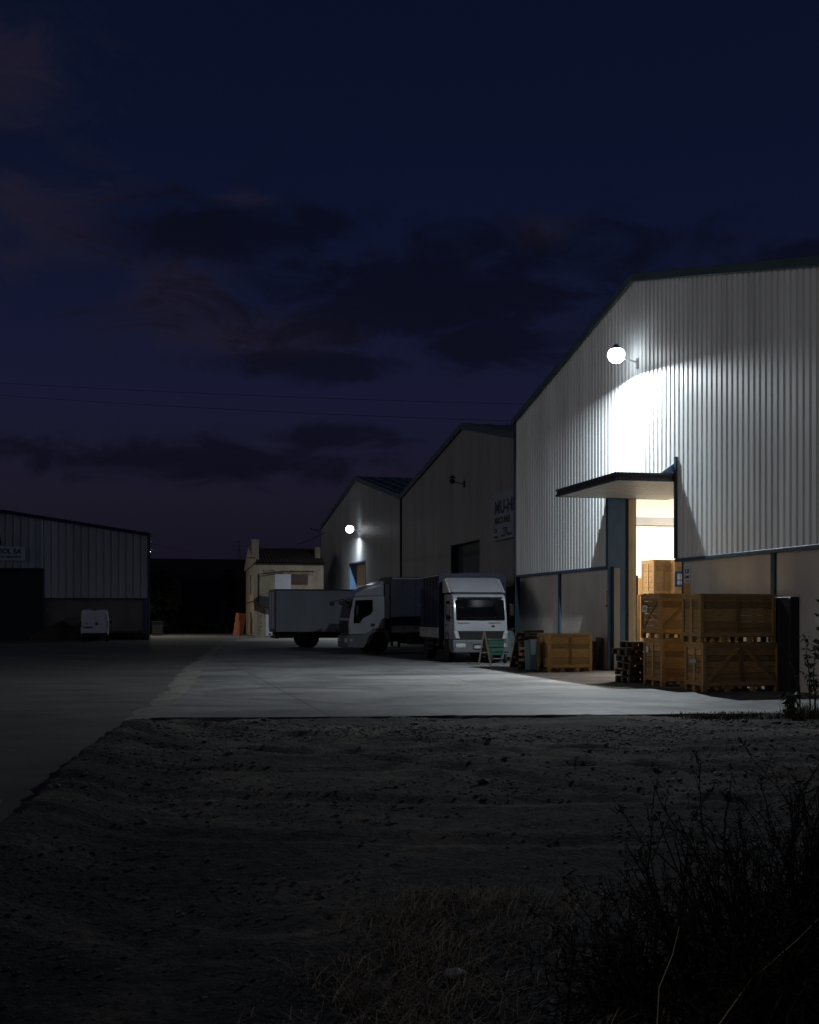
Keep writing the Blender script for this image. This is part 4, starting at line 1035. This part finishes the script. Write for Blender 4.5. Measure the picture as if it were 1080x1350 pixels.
def tree(label, loc, h, r, shape, n=1500, leaf=.16, cat='tree', group=None, nm='tree'):
    t = thing(nm, label, cat, loc, 0, group)
    mb = MB(); mb.tube([(0,0,-.1),(.03,.02,h*.3),(-.02,.0,h*.62),(0,0,h*.85)], [r*.13,r*.10,r*.07,r*.02], 8)
    for k in range(7):
        a = k*2.4; z = h*(.22+.08*k); mb.tube([(0,0,z),(r*.45*math.cos(a),r*.45*math.sin(a),z+h*.10)], [r*.045,r*.012], 5)
    mb.build('trunk', M['trunk'], t)
    mb = MB(); rnd = random.Random(int(h*100)+int(loc[0]*10))
    cl = [(rnd.random()*6.28, rnd.random(), rnd.random()) for _ in range(34)]
    for k in range(n):
        ca, cr, cz_ = cl[k % 34]; z = .12 + .88*cz_
        if shape == 'column': R_ = r*min(1, 2.2*(1-z)+.12)*(.7+.3*math.sin(9*z))
        else: R_ = r*math.sqrt(max(.02,1-(2*z-1.05)**2))
        p = Vector((R_*math.sqrt(cr)*math.cos(ca), R_*math.sqrt(cr)*math.sin(ca), z*h)) + Vector((rnd.gauss(0,r*.16),rnd.gauss(0,r*.16),rnd.gauss(0,h*.045)))
        d = Vector((rnd.gauss(0,1),rnd.gauss(0,1),rnd.gauss(0,1))).normalized(); e = d.orthogonal().normalized()*leaf*(.4+.5*rnd.random()); d *= leaf*(1+rnd.random())
        mb.add([p-e, p+d*.5-e*.3, p+d, p+e], [(0,1,2,3)])
    mb.build('crown', M['tree'], t)
    return t
tree('tall dark cypress column in front of the far dark house', (-16.7,104.5,0), 5.4, .85, 'column', 2200, .22)
tree('dark rounded bush at the corner beside the left warehouse', (-22.6,100,0), 5.0, 2.3, 'round', 2200, .32, 'bush', None, 'bush')
tree('low dark shrub between the cypress and the left bush', (-20.0,106,0), 2.6, 1.6, 'round', 1200, .25, 'bush', None, 'bush')
tree('dark shrub beside the orange crates at the lane end', (-15.8,107,0), 2.3, 1.3, 'round', 1000, .22, 'bush', None, 'bush')
for k in range(9):
    tree('distant dark tree in the row closing the lane', (-60+k*9.5+random.uniform(-2,2), 150+random.uniform(-6,10), 0), 5.2+random.random()*1.5, 3.6, 'round', 700, .6, 'tree', 'distant trees closing the lane')
cab_ = thing('utility_cabinet', 'small grey cabinet at the foot of the left warehouse', 'cabinet', Fr(ground(211,842)).w(0,10,0), ANG)
MB().box(-.42,0,.1,.42,.4,1.1).build('body', M['chassis'], cab_, bevel=.02); MB().box(-.45,-.03,1.1,.45,.43,1.16).build('lid', M['chassis'], cab_); MB().box(-.38,.02,0,.38,.38,.1).build('plinth', M['concrete_far'], cab_)
# mast beside the old house
ms = thing('aerial_mast', 'thin aerial mast rising behind the old house', 'mast', Vector((-16.5,110,0)), 0)
MB().tube([(0,0,0),(0,0,8.9)], [.06,.03], 6).build('pole', M['chassis'], ms)
mb = MB()
for z,l in ((8.7,.5),(8.3,.7),(7.9,.5)): mb.tube([(-l,0,z),(l,0,z)], .02, 4)
mb.tube([(-.3,0,7.0),(0,0,8.3),(.3,0,7.0)], .025, 4)
mb.build('antenna', M['chassis'], ms)
def cable(label, p0, p1, sag, r=.022, group=None):
    p0, p1 = Vector(p0), Vector(p1); pts = []
    for i in range(41):
        t = i/40; p = p0.lerp(p1,t); p.z -= sag*4*t*(1-t); pts.append(p)
    o = MB().tube(pts, r, 5).build('power_cable', M['cable'], smooth=True); return tag(o, label, 'cable', group)
def pw(px, py, Y): return Vector(((px-CX)/F*Y, Y, (HY-py)/F*Y+H))
a, b = pw(-40,497,66), pw(740,531,62)
cable('upper overhead power cable crossing the dusk sky', a+(a-b)*.3, b+(b-a)*.12, .35, .011)
a, b = pw(-40,513,66), pw(700,553,62)
cable('lower overhead power cable crossing the dusk sky', a+(a-b)*.3, b+(b-a)*.12, .35, .011)
cable('thin cable strung from the left warehouse corner to the old house', C.w(.05,.5,6.55), Hh.w(.1,.3,6.2), .25, .025)
cable('short service cable from the old house up to the far warehouse eave', Hh.w(3.4,.2,7.3), B2.w(-.1,l3[0]-3.0,8.9), .1, .03)
eb = thing('eave_bracket', 'small cable bracket at the eave corner of the far warehouse', 'bracket', B2.w(-.05,l3[0]-.4,9.2), ANG)
MB().beam((0,0,0),(-1.0,0,.12),.05,.05).beam((0,0,-.35),(-.55,0,.05),.04,.04).build('arm', M['chassis'], eb); MB().lathe([(.02,0),(.06,.03),(.06,.1),(.02,.14)], (-.95,0,.12),'z',8).build('insulator', M['chassis'], eb)

# ------------------------------------------------------------------ vegetation
def blades(mb, cx, cy, n, sx, sy, h, w, lean=.5, zf=None, rnd=random):
    for k in range(n):
        x, y = cx + rnd.gauss(0,sx), cy + rnd.gauss(0,sy); z = zf(x,y) if zf else 0
        hh = h*(.4+.8*rnd.random()); a = rnd.random()*6.28; l = lean*(.2+rnd.random())*hh; dx, dy = math.cos(a)*l, math.sin(a)*l
        px, py = -math.sin(a)*w*.5, math.cos(a)*w*.5; ww = .6+.8*rnd.random(); px *= ww; py *= ww
        p = [(0,0,0,1),(dx*.25,dy*.25,hh*.5,.8),(dx*.75,dy*.75,hh*.88,.5)]
        v = []
        for (ax,ay,az,s) in p: v += [(x+ax-px*s,y+ay-py*s,z+az),(x+ax+px*s,y+ay+py*s,z+az)]
        v.append((x+dx,y+dy,z+hh*(.95 if rnd.random()<.6 else .8)))
        mb.add(v, [(0,1,3,2),(2,3,5,4),(4,5,6)])
# low mound and grass before the left warehouse
def mound(name, c, rx_, ry_, hz_, m):
    mb = MB(); v = []; n = 20
    for j in range(n+1):
        for i in range(n+1):
            x, y = (i/n*2-1), (j/n*2-1); d = math.sqrt(x*x+y*y); z = hz_*max(0,1-d*d)**.7*(1+.5*noise2(x*2+c[0],y*2,1.2)) - .02
            v.append((c[0]+x*rx_, c[1]+y*ry_, z))
    mb.add(v, [(j*(n+1)+i, j*(n+1)+i+1, (j+1)*(n+1)+i+1, (j+1)*(n+1)+i) for j in range(n) for i in range(n)])
    return mb.build(name, m, smooth=True, sharp=180)
q = C.w(-5.2,-1.0,0); tag(mound('earth_heap', (q.x,q.y,0), 2.6, .9, 1.05, M['earth']), 'dark heap of earth against the wall left of the van', 'heap')
mb = MB(); q = C.w(-1.6,-.5,0)
for k in range(8): blades(mb, C.w(-.5-.3*k,-.5,0).x, C.w(-.5-.3*k,-.5,0).y, 160, .25, .15, .55, .04)
kind(mb.build('rough_grass', M['grass_dark']), 'stuff')
# strip of weeds and dry grass at the pad's right end
mb = MB()
for k in range(46):
    x = 4.6+random.random()*3.6; y = 18.9+.085*(x+4.35)-.55 + random.uniform(-.45,.3)
    blades(mb, x, y, 60, .18, .12, .10, .012, .8, lambda a,b: -.05)
for k in range(16):
    x = 6.6+random.random()*1.2; y = 19.3 + random.uniform(-.3,.35)
    blades(mb, x, y, 40, .12, .08, .22, .012, .8, lambda a,b: -.03)
kind(mb.build('grass_verge', M['grass_dark']), 'stuff')

def leafq(mb, p, d, l, w, rnd):
    d = d.normalized(); e = d.cross(Vector((rnd.gauss(0,1),rnd.gauss(0,1),rnd.gauss(0,1))))
    if e.length < 1e-3: e = d.orthogonal()
    e = e.normalized()*w*.5; n = d.cross(e).normalized()*l*.06
    mb.add([p, p+d*l*.45-e+n, p+d*l, p+d*l*.45+e+n], [(0,1,2,3)])
def weed(label, loc, h, lean, seed, group='tall weeds at the right end of the pad', leafy=1.0, big=False):
    rnd = random.Random(seed); t = thing('weed', label, 'plant', loc, 0, group)
    st_, lf = MB(), MB(); pts = []; n = 9
    for i in range(n):
        f = i/(n-1); pts.append(Vector((lean*f**1.6 + rnd.gauss(0,.02), rnd.gauss(0,.03), h*f)))
    st_.tube(pts, [.014*(1-.8*i/(n-1))+.003 for i in range(n)], 5)
    for i in range(2, n):
        if rnd.random() < .75*leafy:
            a = rnd.random()*6.28; q = pts[i] + Vector((math.cos(a)*.16, math.sin(a)*.1, .10)); st_.tube([pts[i], q], [.006,.003], 4)
            for k in range(int(9*leafy)):
                leafq(lf, pts[i].lerp(q, rnd.random()) , Vector((rnd.gauss(0,1),rnd.gauss(0,.7),rnd.gauss(-.5,.7))), (.11 if big else .08)*(.6+rnd.random()), .035 if not big else .06, rnd)
        for k in range(int(5*leafy)):
            leafq(lf, pts[i]+Vector((0,0,rnd.random()*.05)), Vector((rnd.gauss(0,1),rnd.gauss(0,.7),rnd.gauss(.1,.6))), (.10 if big else .07)*(.6+rnd.random()), .03 if not big else .055, rnd)
    st_.build('stem', M['weed_stem'], t); lf.build('leaves', M['weed_leaf'], t)
    return t
def gp(px, py): p = ground(px,py); p.z = -.04; return p
for lab, px, py, h_, ln, sd, lf_, bg in (
    ('thin weed bending left at the pad corner', 1058, 941, 1.35, -.40, 3, .5, False),
    ('upright leafy weed, second from the pad corner', 1066, 940, 1.30, -.02, 5, 1.0, False),
    ('upright leafy weed with drooping tufts nearest the frame edge', 1074, 941, 1.12, .0, 8, 1.1, False),
    ('tallest weed with broad leaves at its top', 1084, 938, 1.92, -.05, 11, .9, True),
    ('low dark broad-leaved weed on the pad edge', 1038, 943, .36, .10, 13, 1.2, True)):
    weed(lab, gp(px,py), h_, ln, sd, leafy=lf_, big=bg)

# dry grass in front
mb = MB(); rnd = random.Random(21)
for k in range(150):
    y = 4.2 + 2.9*rnd.random()**1.2; lo = -.13*y + .05 + max(0,(y-5.4))*.42; x = lo + abs(rnd.gauss(0,.55)) + rnd.random()*.5
    blades(mb, x, y, 30, .12, .09, .06+.05*rnd.random(), .0042, 2.2, gz, rnd)
kind(mb.build('dry_grass', M['straw']), 'stuff')
# shrubs in the right corner
def shrub(label, loc, h, spread, lean, n, seed, leaves=900):
    rnd = random.Random(seed); t = thing('shrub', label, 'shrub', loc, 0, 'dark bare shrubs in the near right corner')
    st_, lf = MB(), MB()
    def grow(p, d, L, r, lev):
        n_ = 7; pts = [p]; q = p.copy(); dd = d.copy()
        for i in range(n_):
            dd = (dd + Vector((rnd.gauss(0,.09),rnd.gauss(0,.09),rnd.gauss(.02,.06)))).normalized(); q = q + dd*L/n_; pts.append(q.copy())
        st_.tube(pts, [r*(1-.75*i/n_)+.0006 for i in range(n_+1)], 4)
        for i in range(2, n_+1):
            if lev < 2 and rnd.random() < .42:
                e = (dd + Vector((rnd.gauss(0,.5),rnd.gauss(0,.5),rnd.gauss(.1,.3)))).normalized(); grow(pts[i], e, L*(.25+.25*rnd.random()), r*.5, lev+1)
            if rnd.random() < .3:
                for k in range(2): leafq(lf, pts[i], Vector((rnd.gauss(0,1),rnd.gauss(0,1),rnd.gauss(.3,.8))), .035*(.5+rnd.random()), .008, rnd)
        if lev < 2 and rnd.random() < .6:
            for k in range(5): leafq(lf, pts[-1]+Vector((rnd.gauss(0,.008),rnd.gauss(0,.008),-rnd.random()*.06)), dd+Vector((rnd.gauss(0,.4),rnd.gauss(0,.4),rnd.gauss(0,.4))), .03, .008, rnd)
    for k in range(n):
        a = rnd.random()*6.28; s_ = spread*math.sqrt(rnd.random()); f = rnd.random()
        d = Vector((math.cos(a)*s_+lean, math.sin(a)*s_*.7, 1)).normalized()
        grow(Vector((rnd.gauss(0,.12),rnd.gauss(0,.12),0)), d, h*(.45+.6*f), .0072*(.7+.6*rnd.random()), 0)
    # matted growth low down
    for k in range(leaves):
        z = abs(rnd.gauss(0,.24))*h; r_ = .38*h*(1-.4*z/h)
        p = Vector((rnd.gauss(0,r_*.75)+lean*z*.8, rnd.gauss(0,r_*.6), z)); leafq(lf, p, Vector((rnd.gauss(0,1)+lean,rnd.gauss(0,1),rnd.gauss(.6,1))), .09*(.4+rnd.random()), .010, rnd)
    st_.build('stems', M['bush'], t); lf.build('foliage', M['bush_leaf'], t)
    return t
for lab, x, y, h_, sp, ln, n, sd, lv in (
    ('leftmost low dark shrub spreading over the dry grass', .95, 5.0, .52, .55, -.45, 18, 31, 900),
    ('dark shrub with long stems arching left over the gravel', 1.35, 5.2, .80, .40, -.42, 22, 32, 800),
    ('bushy dark shrub in the middle of the corner thicket', 1.62, 5.5, .74, .38, -.15, 22, 33, 1000),
    ('tallest dark shrub with forked twigs at the frame edge', 1.95, 5.5, .84, .38, -.05, 22, 34, 1000),
    ('nearest dark shrub filling the bottom right corner', 1.45, 4.5, .52, .6, -.05, 30, 35, 2600),
    ('dense dark shrub behind the thicket at the right edge', 2.25, 6.2, .70, .45, .0, 20, 36, 1100)):
    shrub(lab, (x, y, gz(x,y)), h_, sp, ln, n, sd, lv)
# pale dry stalks crossing the thicket
for lab, p0, p1 in (('pale dry stalk rising straight through the dark thicket', (.93,4.3,.0), (1.02,4.3,.52)), ('pale dry stalk slanting right across the dark thicket', (1.05,4.3,-.02), (1.62,4.4,.56))):
    p0, p1 = Vector(p0), Vector(p1); mid = p0.lerp(p1,.5)+Vector((-.03,0,.03))
    o = MB().tube([p0, p0.lerp(mid,.5), mid, mid.lerp(p1,.55)+Vector((.01,0,.0)), p1], [.004,.004,.0035,.003,.0015], 5).build('dry_stalk', M['straw'], smooth=True); tag(o, lab, 'stalk')
p = ground(602,1288, -.03)
mb = MB(); mb.add([(.055*a*(1+.3*math.sin(7*a+b)), .045*b, .032*c_*(1+.2*math.sin(5*b))) for a,b,c_ in ico], icf + [(6,10,9),(6,9,8),(6,8,7)])
rk = mb.build('rock', M['rock'], smooth=True, sharp=30); rk.location = (p.x, p.y, gz(p.x,p.y)+.015); tag(rk, 'pale stone lying in the dry foreground grass', 'stone')

# ------------------------------------------------------------------ light
ld = bpy.data.lights.new('shed_light', 'AREA'); ld.shape = 'RECTANGLE'; ld.size = 5; ld.size_y = 3; ld.energy = 2400; ld.color = (1.0,.89,.74)
lo = bpy.data.objects.new('shed_light', ld); col.objects.link(lo); lo.location = A.w(6.5, 37.5, 7.1); lo.rotation_euler = (0,0,ANG)
SUN_EL, SUN_AZ = 4.0, 251.0        # afterglow behind the viewer
sd = bpy.data.lights.new('sun', 'SUN'); sd.energy = .30; sd.angle = R(40); sd.color = (1.0,.93,.86)
so = bpy.data.objects.new('sun', sd); col.objects.link(so)
dirv = Vector((math.sin(R(SUN_AZ))*math.cos(R(SUN_EL)), math.cos(R(SUN_AZ))*math.cos(R(SUN_EL)), math.sin(R(SUN_EL))))
so.rotation_euler = dirv.to_track_quat('Z','Y').to_euler(); so.location = (0,-20,30)

w = bpy.data.worlds.new('World'); sc.world = w; w.use_nodes = True
nt = w.node_tree; N = nt.nodes; L = nt.links; N.clear()
out = N.new('ShaderNodeOutputWorld'); bg = N.new('ShaderNodeBackground'); L.new(bg.outputs[0], out.inputs[0])
sky = N.new('ShaderNodeTexSky'); sky.sky_type = 'NISHITA'; sky.sun_disc = False; sky.sun_elevation = R(-3.0); sky.sun_rotation = R(SUN_AZ)
def math_(op, a, b=None, c=None):
    n = N.new('ShaderNodeMath'); n.operation = op
    for i, x in enumerate((a,b,c)):
        if x is None: continue
        if isinstance(x, (int,float)): n.inputs[i].default_value = x
        else: L.new(x, n.inputs[i])
    return n.outputs[0]
tc = N.new('ShaderNodeTexCoord')
sep = N.new('ShaderNodeSeparateXYZ'); L.new(tc.outputs['Generated'], sep.inputs[0])
az = math_('ARCTAN2', sep.outputs['X'], sep.outputs['Y']); el = math_('ARCSINE', sep.outputs['Z'])
cmb = N.new('ShaderNodeCombineXYZ'); L.new(az, cmb.inputs[0]); L.new(el, cmb.inputs[1])
mp = N.new('ShaderNodeMapping'); mp.inputs['Scale'].default_value = (1, 2.3, 1); L.new(cmb.outputs[0], mp.inputs[0])
nz = N.new('ShaderNodeTexNoise'); nz.inputs['Scale'].default_value = 11; nz.inputs['Detail'].default_value = 12; nz.inputs['Roughness'].default_value = .66; nz.inputs['Distortion'].default_value = .9; L.new(mp.outputs[0], nz.inputs['Vector'])
def blob(px, py, rx, ry):
    a0, e0 = math.atan((px-CX)/F), math.atan((HY-py)/F*math.cos(math.atan((px-CX)/F)))
    dx = math_('DIVIDE', math_('SUBTRACT', az, a0), rx/F); dy = math_('DIVIDE', math_('SUBTRACT', el, e0), ry/F)
    s = math_('ADD', math_('MULTIPLY', dx, dx), math_('MULTIPLY', dy, dy))
    return math_('EXPONENT', math_('MULTIPLY', s, -1.0))
def total(bl):
    acc = None
    for b in bl: acc = b if acc is None else math_('MAXIMUM', acc, b)
    return acc
dark = total([blob(300,308,230,50), blob(430,290,90,25), blob(560,395,360,80), blob(740,335,190,45), blob(420,480,200,24), blob(640,455,190,40), blob(200,605,330,32), blob(440,578,120,20), blob(1075,335,80,24)])
pale = total([blob(40,280,190,95), blob(0,100,120,85), blob(240,385,110,70), blob(330,440,200,50), blob(320,262,60,14), blob(720,310,60,30)])
dm = N.new('ShaderNodeMapRange'); dm.interpolation_type = 'SMOOTHSTEP'; dm.inputs['From Min'].default_value = .42; dm.inputs['From Max'].default_value = .85
L.new(math_('ADD', math_('MULTIPLY', dark, .62), math_('MULTIPLY', math_('SUBTRACT', nz.outputs['Fac'], .48), 1.55)), dm.inputs['Value'])
dm.inputs['From Min'].default_value = .18; dm.inputs['From Max'].default_value = .62
pm = N.new('ShaderNodeMapRange'); pm.interpolation_type = 'SMOOTHSTEP'; pm.inputs['From Min'].default_value = .25; pm.inputs['From Max'].default_value = .95
L.new(math_('ADD', math_('MULTIPLY', pale, .6), math_('MULTIPLY', math_('SUBTRACT', nz.outputs['Fac'], .42), 1.3)), pm.inputs['Value'])
SKYMUL = (1.0, 1.0, 1.0)
tint = N.new('ShaderNodeMix'); tint.data_type = 'RGBA'; tint.blend_type = 'MULTIPLY'; tint.inputs['Factor'].default_value = 1; tint.inputs['B'].default_value = (*SKYMUL,1)
L.new(sky.outputs[0], tint.inputs['A'])
base = N.new('ShaderNodeValToRGB')          # deep dusk blue overhead to violet low down
e = base.color_ramp.elements; e[0].position = 0.0; e[0].color = (.0056,.0047,.0105,1); e[1].position = 1.0; e[1].color = (.0018,.0040,.0140,1)
k = e.new(.16); k.color = (.0086,.0074,.0182,1); k = e.new(.30); k.color = (.0068,.0076,.0275,1); k = e.new(.52); k.color = (.0026,.0052,.0215,1)
L.new(math_('MULTIPLY', el, 1.6), base.inputs[0])
add = N.new('ShaderNodeMix'); add.data_type = 'RGBA'; add.blend_type = 'ADD'; add.inputs['Factor'].default_value = 1
L.new(base.outputs[0], add.inputs['A'])
skm = N.new('ShaderNodeMix'); skm.data_type = 'RGBA'; skm.blend_type = 'MULTIPLY'; skm.inputs['Factor'].default_value = 1; skm.inputs['B'].default_value = (.025,.03,.04,1)
L.new(tint.outputs['Result'], skm.inputs['A']); L.new(skm.outputs['Result'], add.inputs['B'])
c1 = N.new('ShaderNodeMix'); c1.data_type = 'RGBA'; L.new(math_('MULTIPLY', pm.outputs[0], .88), c1.inputs['Factor']); L.new(add.outputs['Result'], c1.inputs['A']); c1.inputs['B'].default_value = (.0150,.0118,.0235,1)
c2_ = N.new('ShaderNodeMix'); c2_.data_type = 'RGBA'; L.new(math_('MULTIPLY', dm.outputs[0], .72), c2_.inputs['Factor']); L.new(c1.outputs['Result'], c2_.inputs['A']); c2_.inputs['B'].default_value = (.0028,.0030,.0078,1)
L.new(c2_.outputs['Result'], bg.inputs['Color']); bg.inputs['Strength'].default_value = 1.0

# ------------------------------------------------------------------ camera and render
cam = bpy.data.cameras.new('Camera'); co = bpy.data.objects.new('Camera', cam); col.objects.link(co)
co.location = (0,0,H); co.rotation_euler = (R(90),0,0)
cam.sensor_fit = 'HORIZONTAL'; cam.sensor_width = 36; cam.lens = 36*F/1080; cam.shift_y = (HY-675)/1080; cam.clip_end = 2000; cam.clip_start = .05
sc.camera = co
sc.view_settings.view_transform = 'Standard'; sc.view_settings.look = 'None'; sc.view_settings.exposure = 0; sc.view_settings.gamma = 1
sc.cycles.use_denoising = True
sc.cycles.max_bounces = 6; sc.cycles.sample_clamp_indirect = 4
